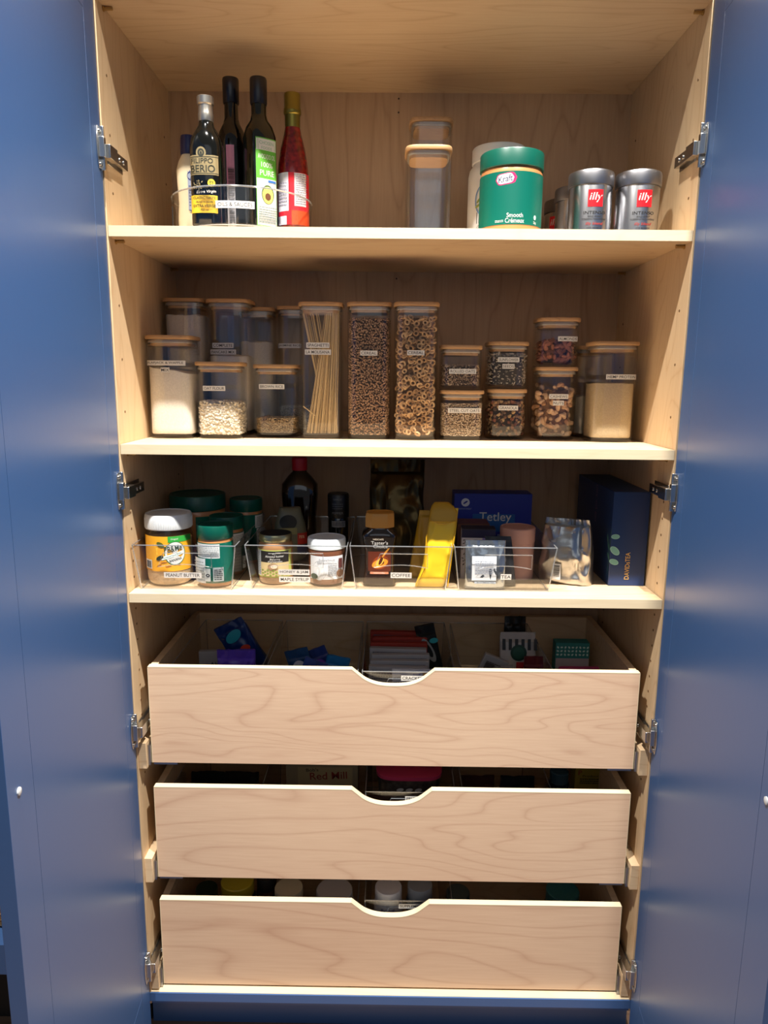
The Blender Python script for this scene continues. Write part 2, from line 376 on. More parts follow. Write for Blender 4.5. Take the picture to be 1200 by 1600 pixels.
# drawers
DRW = ((0.6518, 0.8568), (0.3915, 0.5971), (0.1331, 0.3367))
XL, XR, YD = 0.0228, 0.99496, 0.018
for k, (z0, z1) in enumerate(DRW):
    dr = bpy.data.objects.new('drawer', None); col.objects.link(dr); dr.parent = cab; dr.empty_display_size = 0.02
    cx, hw, dp = 0.509, 0.082, 0.0335
    pts = [(XL, z0), (XR, z0), (XR, z1)]
    arc = []
    for i in range(33):
        t = -1+2*i/32; a = abs(t)
        zz = dp*(1-a**2.6) if a < 0.72 else dp*(1-0.72**2.6)*(1-a)/(0.28)
        arc.append((cx-hw*t, z1-zz))
    pts += arc + [(XL, z1)]
    mb = MB(); mb.prism(pts, YD, YD+0.014)
    f = mb.build('drawer_front', [WD[k]], dr)
    # pale edge banding along the top, following the notch, and down the sides
    top = [(XR, z1)]+arc+[(XL, z1)]
    eb = MB(); vs_ = []
    for x, z in top: vs_ += [(x, YD-0.0002, z+0.0004), (x, YD+0.0142, z+0.0004), (x, YD+0.0142, z-0.0012), (x, YD-0.0002, z-0.0012)]
    fs_ = []
    for i in range(len(top)-1):
        for q in range(4): fs_.append((4*i+q, 4*i+(q+1) % 4, 4*i+4+(q+1) % 4, 4*i+4+q))
    fs_ += [(0, 1, 2, 3), (4*len(top)-4, 4*len(top)-1, 4*len(top)-2, 4*len(top)-3)]
    eb.add(vs_, fs_)
    eb.box((XL-0.0003, YD-0.0002, z0), (XL+0.001, YD+0.0142, z1)).box((XR-0.001, YD-0.0002, z0), (XR+0.0003, YD+0.0142, z1))
    eb.build('edge_banding', EDGE, dr)
    for x0, x1 in ((XL+0.0005, XL+0.0145), (XR-0.0145, XR-0.0005)):
        MB().box((x0, YD+0.0142, z0+0.004), (x1, D-0.03, z1-0.0015)).build('drawer_side', WX, dr)
    MB().box((XL+0.0145, D-0.044, z0+0.004), (XR-0.0145, D-0.03, z1-0.0015)).build('drawer_back', WX, dr)
    MB().box((XL+0.0145, YD+0.0142, z0+0.012), (XR-0.0145, D-0.044, z0+0.020)).build('drawer_bottom', WX, dr)
    # undermount clips and slide rail
    for x, s in ((XL, 1), (XR, -1)):
        mb = MB(); mb.box((min(x-s*0.007, x-s*0.001), 0.012, z0-0.0025), (max(x-s*0.007, x-s*0.001), D-0.04, z0+0.040)); mb.box((min(x+s*0.002, x+s*0.05), YD+0.003, z0-0.006), (max(x+s*0.002, x+s*0.05), YD+0.06, z0-0.001))
        mb.build('slide_rail', STEEL, dr)
for zb, zt in ((0.645, 0.701), (0.388, 0.444), (0.132, 0.185)):
    MB().box((0, 0.004, zb), (0.0165, D-0.01, zt)).build('slide_spacer', WX, cab, bevel=0.001)
    MB().box((W-0.018, 0.004, zb), (W, D-0.01, zt)).build('slide_spacer', WX, cab, bevel=0.001)

# ------------------------------------------------------------------ neighbouring cabinet glimpsed past the left door
nb = thing('base_cabinet', 'blue open base cabinet just past the left pantry door', 'cabinet', (-0.64, 0.0, 0))
MB().box((0, 0, 0.165), (0.617, 0.45, 0.238)).box((0, 0, 0.238), (0.018, 0.45, 0.95)).box((0.599, 0, 0.238), (0.617, 0.45, 0.95)).box((0, 0, 0.95), (0.617, 0.45, 0.98)).box((0.018, 0.44, 0.238), (0.599, 0.45, 0.95)).build('carcass', BLUE, nb, bevel=0.001)
MB().box((0, 0.06, 0.0), (0.617, 0.08, 0.165)).build('toe_kick', pm('#0c0d10', 0.8), nb)
bk = thing('slatted_basket', 'pale woven basket inside the open cabinet past the left door', 'basket', (-0.33, 0.17, 0.239))
mb = MB()
for i in range(7):
    z = 0.008+0.017*i; r = 0.12+0.004*i
    mb.tube([(r*cos(2*pi*k/24), r*sin(2*pi*k/24), z) for k in range(24)], 0.006, 6, closed=True)
mb.lathe([(0.115, 0.0), (0.118, 0.004)], 24)
mb.build('weave', pm('#c9a06c', 0.7), bk)
mb = MB()
for k in range(12):
    t = 2*pi*k/12; mb.tube([(0.117*cos(t), 0.117*sin(t), 0.002), (0.148*cos(t), 0.148*sin(t), 0.12)], 0.003, 6)
mb.build('stake', pm('#a47c4c', 0.7), bk)

# ------------------------------------------------------------------ storage jars
JN = 4.5
def sticker(parent, w, lines, z, cw, x=0, fn=None, hh=0.0098, gap=0.0135):
    fn = fn or on_sq(w, w, JN)
    for i, (t, ww) in enumerate(lines):
        zz = z-i*gap
        p = Print(fn); xx = x+(cw[i] if isinstance(cw, (list, tuple)) else 0)
        p.rect(xx-ww/2, zz-hh/2, xx+ww/2, zz+hh/2, WHITE); p.text(t, xx, zz, hh*0.56, INK, ww*0.90)
        # small foot serifs under the lettering line, as in the printed type
        p.build(parent, 'label')
def make_jar(name, label, loc, w, h, lines=(), lz=0.6, lx=0, rz=0, group=None, hh=0.0098, cat='jar'):
    t = thing(name, label, cat, loc, rz, group)
    b = w*0.955; r = b/2; top = h-0.009
    mb = MB(); mb.loft([(0.0, r*0.93, r*0.93, JN), (0.002, r*0.985, r*0.985, JN), (0.006, r, r, JN), (top*0.5, r, r, JN), (top, r, r, JN)], 56, caps=(True, False))
    ri = r-0.0028
    mb.loft([(0.0055, ri*0.9, ri*0.9, JN), (0.009, ri, ri, JN), (top, ri, ri, JN)], 56, caps=(True, False))
    o = len(mb.v)
    mb.loft([(top, r, r, JN), (top+0.0004, ri, ri, JN)], 56, caps=(False, False))
    mb.build('glass_body', GLASS, t)
    q = w/2
    mb = MB(); mb.loft([(top+0.0015, q*0.985, q*0.985, JN), (top+0.003, q, q, JN), (h-0.0015, q, q, JN), (h, q*0.98, q*0.98, JN)], 56)
    mb.loft([(top-0.011, r*0.84, r*0.84, JN), (top+0.0015, r*0.86, r*0.86, JN)], 56)
    lid = mb.build('lid', BAMBOO, t)
    mb = MB(); mb.loft([(top-0.006, r*0.925, r*0.925, JN), (top-0.0045, r*0.945, r*0.945, JN), (top-0.001, r*0.92, r*0.92, JN), (top+0.0013, r*0.90, r*0.90, JN)], 56)
    mb.build('seal_ring', SEAL, lid)
    if lines: sticker(t, b+0.0002, lines, h*lz, [0]*len(lines), lx, hh=hh)
    return t, ri
def shell_points(ri, z0, z1, step, seed, faces='fslr', jit=0.35, inset=0.0):
    """points just inside the jar wall, mostly the front; returns (pos, outward)"""
    r = random.Random(seed); out = []
    e = ri-inset
    nz = max(1, int((z1-z0)/step))
    arc = []
    K = 400; P = []
    for k in range(K+1):
        t = 2*pi*k/K; c, q = cos(t), sin(t); P.append((e*math.copysign(abs(c)**(2/JN), c), e*math.copysign(abs(q)**(2/JN), q)))
    L = [0]
    for a, b in zip(P, P[1:]): L.append(L[-1]+math.hypot(b[0]-a[0], b[1]-a[1]))
    n = int(L[-1]/step); idx = 0
    for i in range(n):
        s = L[-1]*i/n
        while L[idx+1] < s: idx += 1
        q = (s-L[idx])/max(1e-9, L[idx+1]-L[idx]); arc.append((P[idx][0]+(P[idx+1][0]-P[idx][0])*q, P[idx][1]+(P[idx+1][1]-P[idx][1])*q))
    for j in range(nz):
        for x, y in arc:
            if 'b' not in faces and y > e*0.72: continue
            if 's' not in faces and y > -e*0.55: continue
            out.append((x+r.uniform(-jit, jit)*step*0.5, y+r.uniform(0, jit)*step*0.4, z0+(j+0.5+r.uniform(-jit, jit)*0.8)*(z1-z0)/nz))
    return out
def grain_mesh(kind):
    bm = bmesh.new()
    if kind == 'ball': bmesh.ops.create_icosphere(bm, subdivisions=1, radius=1)
    elif kind == 'seed': bmesh.ops.create_uvsphere(bm, u_segments=6, v_segments=4, radius=1); [setattr(v, 'co', Vector((v.co.x*0.42, v.co.y*0.3, v.co.z))) for v in bm.verts]
    elif kind == 'flake': bmesh.ops.create_icosphere(bm, subdivisions=1, radius=1); [setattr(v, 'co', Vector((v.co.x, v.co.y*0.75, v.co.z*0.3))) for v in bm.verts]
    elif kind == 'chunk':
        bmesh.ops.create_icosphere(bm, subdivisions=1, radius=1)
        for i, v in enumerate(bm.verts): v.co *= 0.75+0.5*noise.random()
    vs = [v.co.copy() for v in bm.verts]; fs = [tuple(v.index for v in f.verts) for f in bm.faces]; bm.free(); return vs, fs
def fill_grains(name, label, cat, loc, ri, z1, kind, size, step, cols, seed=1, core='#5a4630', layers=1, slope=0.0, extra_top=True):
    """uncountable loose food in a jar: a heaped core with loose grains all over it"""
    r = random.Random(seed); mb = MB(); z0 = 0.0095; e = ri-0.001
    surf = lambda x: z1+slope*x/ri+0.003*noise.noise(Vector((x*60, seed, 0)))
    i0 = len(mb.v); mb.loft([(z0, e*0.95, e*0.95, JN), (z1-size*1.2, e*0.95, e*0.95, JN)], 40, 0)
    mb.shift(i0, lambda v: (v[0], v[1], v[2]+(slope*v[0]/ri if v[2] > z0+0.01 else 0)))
    vs, fs = grain_mesh(kind)
    pts = []
    for l in range(layers): pts += shell_points(ri, z0, z1+abs(slope), step, seed+l*7, 'fs', 0.9, inset=size*0.75+l*size*0.6)
    nt = int((2*e/step)) if extra_top else 0
    for i in range(nt):
        for j in range(nt): pts.append((-e*0.9+1.8*e*(i+r.random())/nt, -e*0.9+1.8*e*(j+r.random())/nt, 99))
    for x, y, z in pts:
        sz = surf(x)
        if z == 99: z = sz-size*0.4*r.random()
        elif z > sz: continue
        s = size*r.uniform(0.75, 1.15)
        M = Matrix.Translation((x, y, max(z, z0+size*0.4))) @ Matrix.Rotation(r.uniform(0, pi), 4, 'X') @ Matrix.Rotation(r.uniform(0, pi), 4, 'Y') @ Matrix.Rotation(r.uniform(0, pi), 4, 'Z')
        mb.add([M @ (v*s) for v in vs], fs, 1+r.randrange(len(cols)))
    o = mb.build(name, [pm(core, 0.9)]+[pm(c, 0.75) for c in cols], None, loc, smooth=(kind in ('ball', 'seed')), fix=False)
    return tag(o, label, cat, kind='stuff')
def fill_powder(name, label, cat, loc, ri, z1, c, seed=1, rough_top=0.004, dust=0.0, slope=0.0):
    mb = MB(); e = ri-0.0006; rings = [(0.0095, e*0.97, e*0.97, JN), (0.012, e, e, JN)]
    for k in range(1, 14): rings.append((0.012+(z1-0.012)*k/13, e, e, JN))
    rings += [(z1+0.001, e*0.8, e*0.8, JN), (z1+0.002, e*0.4, e*0.4, JN), (z1+0.0025, e*0.02, e*0.02, JN)]
    mb.loft(rings, 56)
    def f(v):
        k = max(0, min(1, (v[2]-z1*0.75)/(z1*0.25))); n = noise.noise(Vector((v[0]*45+seed, v[1]*45, 3.1)))
        return (v[0], v[1], v[2]+k*(rough_top*n+slope*v[0]/e))
    mb.shift(0, f)
    return tag(mb.build(name, pm(c, 0.95, bump=0.3, bscale=350, vary=0.08), None, loc), label, cat, kind='stuff')

HW = 0.0
def J(x, y): return (x, y, S2)
# big jar, front left
t, ri = make_jar('storage_jar', 'square glass jar of white mix at the left end, sticker reads FLAPJACK & WAFFLE MIX', J(0.0455+0.008, 0.1796), 0.0985, 0.204, [('FLAPJACK & WAFFLE', 0.080), ('MIX', 0.0175)], 0.735, -0.0045)
fill_powder('pancake_flour', 'white flapjack and waffle mix filling two thirds of the leftmost front jar', 'flour', t.location, ri, 0.136, '#ddd5c8', 3, 0.004, slope=-0.006)
t, ri = make_jar('storage_jar', 'short square glass jar half full of pale flakes, sticker reads OAT FLOUR', J(0.1500, 0.1830), 0.0968, 0.1535, [('OAT FLOUR', 0.0455)], 0.66, -0.006)
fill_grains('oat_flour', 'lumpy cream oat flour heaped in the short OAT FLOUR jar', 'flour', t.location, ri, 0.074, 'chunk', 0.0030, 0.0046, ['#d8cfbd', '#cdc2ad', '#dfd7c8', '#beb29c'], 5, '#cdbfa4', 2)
t, ri = make_jar('storage_jar', 'short square glass jar a third full of rice, sticker reads BROWN RICE', J(0.2571, 0.2332), 0.0960, 0.1504, [('BROWN RICE', 0.053)], 0.70, -0.006)
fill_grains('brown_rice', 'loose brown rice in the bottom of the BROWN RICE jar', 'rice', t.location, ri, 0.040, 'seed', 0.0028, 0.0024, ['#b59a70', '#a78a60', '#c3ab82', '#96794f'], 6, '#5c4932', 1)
t, ri = make_jar('storage_jar', 'tall square glass jar of crossing strands, upper sticker reads SPAGHETTI', J(0.3535, 0.2107), 0.0914, 0.2736, [('SPAGHETTI', 0.047), ('LA MOLISANA', 0.053)], 0.69, -0.004, hh=0.0105)
spag = t
t, ri = make_jar('storage_jar', 'tall square glass jar of tiny brown balls, sticker reads CEREAL', J(0.4525, 0.2119), 0.0930, 0.2744, [('CEREAL', 0.0345)], 0.635, 0.0)
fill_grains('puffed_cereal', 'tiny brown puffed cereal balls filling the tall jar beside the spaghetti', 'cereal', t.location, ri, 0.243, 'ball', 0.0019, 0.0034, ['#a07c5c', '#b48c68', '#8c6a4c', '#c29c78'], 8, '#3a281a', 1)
t, ri = make_jar('storage_jar', 'tall square glass jar of ring shaped cereal, sticker reads CEREAL', J(0.5480, 0.1963), 0.0927, 0.2738, [('CEREAL', 0.0345)], 0.64, -0.001)
ring_jar = t; ring_ri = ri
t, ri = make_jar('storage_jar', 'low square glass jar with sticker STEEL CUT OATS under the rolled oats jar', J(0.6450, 0.2060), 0.0915, 0.1021, [('STEEL CUT OATS', 0.068)], 0.60, 0.004)
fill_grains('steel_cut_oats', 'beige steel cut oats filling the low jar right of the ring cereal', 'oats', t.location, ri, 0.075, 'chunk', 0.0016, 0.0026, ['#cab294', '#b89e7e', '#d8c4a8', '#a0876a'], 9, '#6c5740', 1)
t, ri = make_jar('storage_jar', 'low square glass jar with sticker ROLLED OATS stacked on the steel cut oats', (0.6410, 0.2070, S2+0.1023), 0.0870, 0.0895, [('ROLLED OATS', 0.055)], 0.42, 0.002)
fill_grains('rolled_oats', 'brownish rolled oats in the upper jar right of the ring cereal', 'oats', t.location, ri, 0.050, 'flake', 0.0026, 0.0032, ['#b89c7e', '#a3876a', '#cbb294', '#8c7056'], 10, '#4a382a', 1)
t, ri = make_jar('storage_jar', 'low square glass jar with sticker GRANOLA under the sunflower seeds', J(0.7429, 0.2424), 0.0855, 0.1048, [('GRANOLA', 0.041)], 0.63, 0.001)
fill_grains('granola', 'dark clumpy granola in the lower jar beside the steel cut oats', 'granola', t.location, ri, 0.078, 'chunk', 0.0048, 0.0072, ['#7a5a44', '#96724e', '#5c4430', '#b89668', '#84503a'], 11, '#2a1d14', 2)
t, ri = make_jar('storage_jar', 'low square glass jar with stickers SUNFLOWER SEEDS stacked on the granola jar', (0.7418, 0.2438, S2+0.105), 0.0877, 0.0965, [('SUNFLOWER', 0.044), ('SEEDS', 0.025)], 0.62, -0.001)
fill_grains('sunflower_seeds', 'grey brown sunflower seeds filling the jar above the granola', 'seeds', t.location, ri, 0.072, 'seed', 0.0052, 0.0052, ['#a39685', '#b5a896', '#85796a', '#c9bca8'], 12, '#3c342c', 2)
cash_jar, cash_ri = make_jar('storage_jar', 'square glass jar of cashews, stickers read CASHEWS NUTS, under the almonds', J(0.8462, 0.2446), 0.0893, 0.1512, [('CASHEWS', 0.040), ('NUTS', 0.023)], 0.60, 0.002)
alm_jar, alm_ri = make_jar('storage_jar', 'square glass jar half full of almonds, sticker reads ALMONDS, on the cashew jar', (0.8451, 0.2453, S2+0.1514), 0.0906, 0.0992, [('ALMONDS', 0.0415)], 0.57, 0.016)
t, ri = make_jar('storage_jar', 'square glass jar of pale tan powder at the right end, sticker reads HEMP PROTEIN', J(0.9508, 0.1978), 0.0957, 0.2013, [('HEMP PROTEIN', 0.063)], 0.655, 0.010)
fill_powder('hemp_protein', 'tan hemp protein powder in the rightmost front jar', 'protein powder', t.location, ri, 0.118, '#b39f7d', 12, 0.003)
t, ri = make_jar('storage_jar', 'tall square glass jar full of white flour behind the flapjack mix jar', J(0.0520, 0.3017), 0.0933, 0.2878)
fill_powder('white_flour', 'white flour almost filling the tall jar in the back left corner', 'flour', t.location, ri, 0.252, '#cfc6bb', 14, 0.005)
t, ri = make_jar('storage_jar', 'tall square glass jar behind the oat flour, stickers read COMPLETE PANCAKE MIX', J(0.1510, 0.2850), 0.0975, 0.2851, [('COMPLETE', 0.0455), ('PANCAKE MIX', 0.0555)], 0.665, -0.010, hh=0.0105)
fill_powder('pancake_mix', 'white pancake mix in the tall jar behind the oat flour', 'flour', t.location, ri, 0.168, "#dcd2c5", 15, 0.004)
t, ri = make_jar('storage_jar', 'tall square glass jar mostly hidden between the pancake mix and jasmine rice jars', J(0.2420-0.0430, 0.3365), 0.0840, 0.2740)
fill_powder('baking_flour', 'pale flour in the mostly hidden jar behind the pancake mix', 'flour', t.location, ri, 0.20, '#cfc5b8', 16, 0.004)
t, ri = make_jar('storage_jar', 'tall nearly empty square glass jar, sticker reads JASMINE RICE, behind the brown rice', J(0.2900, 0.3460), 0.0940, 0.2778, [('JASMINE RICE', 0.054)], 0.695, -0.017)
fill_grains('jasmine_rice', 'a little white jasmine rice in the bottom of the tall back jar', 'rice', t.location, ri, 0.060, 'seed', 0.0028, 0.0030, ['#d8d0c2', '#cbc2b2'], 17, '#8b8374', 1)
t, ri = make_jar('storage_jar', 'square glass jar mostly hidden behind the hemp protein jar', J(0.9421, 0.3160), 0.0824, 0.1979)
fill_powder('oat_powder', 'pale powder in the mostly hidden jar behind the hemp protein', 'flour', t.location, ri, 0.09, '#bfb4a2', 18, 0.004)

# spaghetti strands
noodle = pm('#d9bd8c', 0.6)
mb = MB(); mb.tube([(0, 0, 0), (0, 0, 0.249)], 0.00105, 6)
proto = mb.build('spaghetti_strand', noodle, None)
rr = random.Random(5); first = True
def strand(a, b, lab):
    global first
    o = proto if first else proto.copy()
    if not first: col.objects.link(o)
    first = False
    a = Vector(a); b = Vector(b); d = b-a
    o.rotation_mode = 'QUATERNION'; o.rotation_quaternion = d.to_track_quat('Z', 'Y'); o.location = Vector(spag.location)+a
    tag(o, lab, 'pasta', 'spaghetti strands in the tall jar')
for i in range(30):      # bundle leaning to the right, nearer the glass
    u = i/29; bx = -0.030+0.062*u; tx = 0.020+0.018*u if u < 0.9 else 0.030
    tx = min(0.038, bx*0.30+0.026)+rr.uniform(-0.003, 0.003); y = -0.030+0.012*rr.random()
    a = Vector((bx, y, 0.0105)); b = Vector((tx, y+rr.uniform(-0.004, 0.010), 0.30)); b = a+(b-a).normalized()*0.249
    strand(a, b, 'pale spaghetti strand leaning right in the crossed bundle')
for i in range(16):      # bundle leaning to the left, behind
    u = i/15; bx = 0.012+0.022*u; tx = -0.036+0.030*u; y = -0.008+0.016*rr.random()
    a = Vector((bx, y, 0.0105)); b = Vector((tx+rr.uniform(-0.002, 0.002), y, 0.245)); b = a+(b-a).normalized()*0.249
    strand(a, b, 'pale spaghetti strand leaning left behind the crossed bundle')
b = proto.copy(); col.objects.link(b); b.scale = (1, 1, 0.13); b.location = Vector(spag.location)+Vector((-0.036, -0.030, 0.066)); b.rotation_quaternion = Vector((0.8, 0, -0.62)).to_track_quat('Z', 'Y')
tag(b, 'short broken piece of spaghetti sticking out left in the jar', 'pasta', 'broken spaghetti')

# ring cereal, almonds and cashews: one object each
def torus(R, r, a=14, b=7):
    mb = MB(); mb.tube([(R*cos(2*pi*k/a), R*sin(2*pi*k/a), 0) for k in range(a)], r, b, closed=True); return mb
def scatter(proto, base, pts, mats, seed, lab, cat, grp, tilt=1.0, squash=None):
    r = random.Random(seed); n = 0
    for p in pts:
        o = proto if n == 0 else proto.copy()
        if n: col.objects.link(o)
        o.location = Vector(base)+Vector(p); o.rotation_euler = (pi/2+r.gauss(0, 0.55)*tilt, r.gauss(0, 0.6)*tilt, r.uniform(-0.7, 0.7)) if squash is None else (r.uniform(0, 6.3), r.uniform(0, 6.3), r.uniform(0, 6.3))
        s = r.uniform(0.88, 1.1)*(1.22 if lab.startswith('pale curved') else 1); o.scale = (s, s, s); tag(o, lab, cat, grp); n += 1
        if len(mats) > 1:
            o.material_slots[0].link = 'OBJECT'; o.material_slots[0].material = r.choice(mats)
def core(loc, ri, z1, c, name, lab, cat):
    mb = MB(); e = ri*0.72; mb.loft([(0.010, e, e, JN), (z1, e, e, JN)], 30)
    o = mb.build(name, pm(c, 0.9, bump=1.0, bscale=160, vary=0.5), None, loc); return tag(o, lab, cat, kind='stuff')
OM = [pm(c, 0.7, bump=0.3, bscale=500) for c in ('#c09a6c', '#cda97c', '#ab8458')]
pr = torus(0.0046, 0.0019).build('cereal_ring', OM[0], None)
pts = [(max(-0.0348, min(0.0348, x)), y, z) for x, y, z in shell_points(ring_ri, 0.013, 0.247, 0.0092, 21, 'f', 0.7, inset=0.0062)]
pts += [(x, y+0.006, z+0.005) for x, y, z in shell_points(ring_ri, 0.013, 0.240, 0.0120, 22, 'f', 0.7, inset=0.0075)]
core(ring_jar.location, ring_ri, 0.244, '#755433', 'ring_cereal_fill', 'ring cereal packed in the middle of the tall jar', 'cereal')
random.Random(2).shuffle(pts); scatter(pr, ring_jar.location, pts[:298], OM, 3, 'toasted oat cereal ring in the tall jar at the middle of the shelf', 'cereal', 'cereal rings in the tall jar', 0.9)
AM = [pm(c, 0.55, bump=0.3, bscale=300) for c in ('#8c523a', '#a06046', '#7a442e')]
mb = MB(); mb.loft([(-0.0105, 0.0008, 0.0006), (-0.009, 0.0030, 0.0020), (-0.004, 0.0056, 0.0034), (0.002, 0.0055, 0.0034), (0.007, 0.0034, 0.0024), (0.0105, 0.0006, 0.0005)], 10)
pr = mb.build('almond', AM[0], None)
pts = shell_points(alm_ri, 0.012, 0.050, 0.0080, 31, 'fs', 0.7, inset=0.0100)
rr = random.Random(4); pts += [(rr.uniform(-.03, .03), rr.uniform(-.03, .03), 0.052) for _ in range(14)]
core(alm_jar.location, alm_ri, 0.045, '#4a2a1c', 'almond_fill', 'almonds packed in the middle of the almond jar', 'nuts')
scatter(pr, alm_jar.location, pts[:150], AM, 5, 'brown almond in the jar on top of the cashews', 'nut', 'almonds in the jar', squash=1)
CM = [pm(c, 0.6) for c in ('#c79d74', '#b98a60', '#d6b088')]
mb = MB(); i0 = 0
pp = [(0.0068*cos(t), 0.0068*sin(t), 0) for t in [(-1.25+2.5*k/9) for k in range(10)]]
mb.tube(pp, 1.0, 8)
def cf(v): return v
mb = MB(); o0 = 0
for k, p in enumerate(pp):
    rad = 0.0040*math.sin(0.35+2.45*k/9)**0.6; t = -1.25+2.5*k/9
    for q in range(8):
        a = 2*pi*q/8; mb.v.append((p[0]+rad*cos(a)*cos(t), p[1]+rad*cos(a)*sin(t), rad*sin(a)))
for k in range(9):
    for q in range(8): mb.f.append((k*8+q, k*8+(q+1) % 8, k*8+8+(q+1) % 8, k*8+8+q)); mb.m.append(0)
mb.f += [tuple(range(8)), tuple(range(72, 80))]; mb.m += [0, 0]
pr = mb.build('cashew', CM[0], None)
pts = shell_points(cash_ri, 0.014, 0.108, 0.0105, 41, 'fs', 0.7, inset=0.0112)
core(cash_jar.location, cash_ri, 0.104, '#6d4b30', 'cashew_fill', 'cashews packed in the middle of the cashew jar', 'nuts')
scatter(pr, cash_jar.location, pts[:220], CM, 6, 'pale curved cashew in the jar under the almonds', 'nut', 'cashews in the jar', squash=1)

# ------------------------------------------------------------------ top shelf: turntable of bottles
sx, sy, sr = 0.2051, 0.1660, 0.1345
t = thing('lazy_susan', 'clear round turntable holding the bottles, sticker reads OILS & SAUCES', 'turntable', (sx, sy, S1))
MB().lathe([(sr*0.62, 0), (sr*0.66, 0.004), (sr*0.66, 0.008)], 64).build('base', ACRYL, t)
mb = MB(); mb.lathe([(0.001, 0.009), (sr*0.93, 0.009), (sr*0.965, 0.012), (sr, 0.074)], 72, caps=(False, False)); mb.lathe([(0.001, 0.0115), (sr*0.92, 0.0115), (sr*0.955, 0.014), (sr-0.0022, 0.074)], 72, caps=(False, False)); mb.build('tray', ACRYL, t)
mb = MB(); mb.tube([((sr-0.001)*cos(2*pi*k/72), (sr-0.001)*sin(2*pi*k/72), 0.075) for k in range(72)], 0.0016, 8, closed=True); mb.tube([(sr*0.945*cos(2*pi*k/72), sr*0.945*sin(2*pi*k/72), 0.0105) for k in range(72)], 0.0013, 6, closed=True)
mb.build('rim', ACRIM, t)
MB().box((-0.1205, -0.064, 0.02), (-0.1190, -0.063, 0.055)).build('rib', pm('#222222', 0.4), t)
p = Print(on_cyl(sr, 0.0)); p.rect(-0.0225, 0.037, 0.0465, 0.0495, WHITE); p.text('OILS & SAUCES', 0.012, 0.0433, 0.0072, INK, 0.062); p.build(t)
ZB = S1+0.0118
def bottle_berio():
    t = thing('olive_oil_bottle', 'dark olive oil bottle with silver cap, gold band and yellow lower label', 'bottle', (0.1592, 0.0790, ZB))
    n = 3.2; r = 0.0285
    MB().loft([(0, r*0.92, r*0.92, n), (0.003, r, r, n), (0.135, r, r, n), (0.150, r*0.93, r*0.93, 2.8), (0.163, r*0.72, r*0.72, 2.3), (0.173, 0.0145, 0.0145), (0.182, 0.0125, 0.0125), (0.198, 0.0118, 0.0118)], 44).build('glass_body', BLACKG, t)
    mb = MB(); mb.lathe([(0.0128, 0.181), (0.0135, 0.183), (0.0135, 0.194), (0.0128, 0.196), (0.0128, 0.208), (0.0148, 0.210), (0.0150, 0.2215), (0.0140, 0.2225)], 32); mb.build('cap', pm('#b3afa6', 0.3, 0.9), t)
    p = Print(on_sq(2*r+0.0006, 2*r+0.0006, n)); gold = pm('#a3926a', 0.4, 0.4); g2 = pm('#2c2f24', 0.5)
    x0, x1 = -0.025, 0.025
    p.rect(x0, 0.085, x1, 0.118, gold); p.disc(-0.004, 0.122, 0.009, 0.010, gold); p.disc(-0.004, 0.122, 0.006, 0.007, g2, r0=0.5); p.disc(-0.004, 0.1215, 0.002, 0.003, g2)
    p.rect(x0, 0.087, x1, 0.088, g2); p.rect(x0, 0.1145, x1, 0.1155, g2)
    p.text('FILIPPO', -0.003, 0.1085, 0.0085, g2, 0.040); p.text('BERIO', -0.002, 0.0955, 0.0120, g2, 0.044)
    r_ = random.Random(2)
    for i in range(34):
        a = r_.uniform(-0.2, pi+0.2); q = r_.uniform(0.003, 0.013); p.disc(-0.009+q*cos(a), 0.062+q*sin(a), 0.0016, 0.0006, gold, a, 6)
    p.rect(-0.0095, 0.052, -0.0083, 0.064, gold)
    p.disc(0.0135, 0.071, 0.0065, 0.0065, pm('#e6cf3a', 0.5)); p.lines(0.0100, 0.067, 0.017, 0.075, 3, g2, 3)
    wh = pm('#e9e6dc', 0.5); p.text('Extra Virgin', 0.004, 0.0555, 0.006, wh, 0.034, 0.06, 0.3)
    yl = pm('#dcb62c', 0.5); p.rect(x0, 0.020, x1-0.002, 0.050, yl); p.disc(0.006, 0.035, 0.014, 0.011, pm('#c49a22', 0.5)); p.text('CLASSIC TASTE', 0.0, 0.0455, 0.0042, g2, 0.040); p.text('HUILE D OLIVE', 0.0, 0.0385, 0.003, g2, 0.030); p.text('EXTRA VIERGE', 0.0, 0.0320, 0.0048, g2, 0.040); p.text('750 ml', 0, 0.0250, 0.0036, g2, 0.014)
    p.build(t)
bottle_berio()
t = thing('vinegar_bottle', 'slim dark bottle with a narrow pink and barcode strip, left of the avocado oil', 'bottle', (0.1826, 0.1880, ZB))
MB().lathe([(0.0260, 0), (0.028, 0.003), (0.028, 0.175), (0.025, 0.196), (0.0165, 0.212), (0.0135, 0.222), (0.013, 0.255)], 44).build('glass_body', BLACKG, t)
MB().lathe([(0.0142, 0.248), (0.0155, 0.250), (0.0158, 0.290), (0.0150, 0.2935)], 32).build('cap', pm('#10101a', 0.25), t)
p = Print(on_cyl(0.028, 0.02)); p.rect(-0.0068, 0.018, 0.0085, 0.168, pm('#c8c4c8', 0.5)); p.rect(-0.0068, 0.095, 0.0085, 0.168, pm('#c58aac', 0.5)); p.barcode(-0.003, 0.020, 0.0075, 0.125, INK, 4, False); p.build(t)
t = thing('avocado_oil_bottle', 'tall dark square bottle with green and white avocado oil label', 'bottle', (0.2416, 0.1560, ZB), radians(38))
r = 0.0270; n = 4
MB().loft([(0, r*0.93, r*0.93, n), (0.003, r, r, n), (0.178, r, r, n), (0.196, r*0.86, r*0.86, 3), (0.208, 0.0165, 0.0165, 2.3), (0.218, 0.0142, 0.0142), (0.248, 0.0138, 0.0138)], 48).build('glass_body', pm('#11160c', 0.06, coat=0.4), t)
MB().lathe([(0.0150, 0.236), (0.0160, 0.238), (0.0162, 0.279), (0.0152, 0.2825)], 32).build('cap', pm('#141317', 0.3), t)
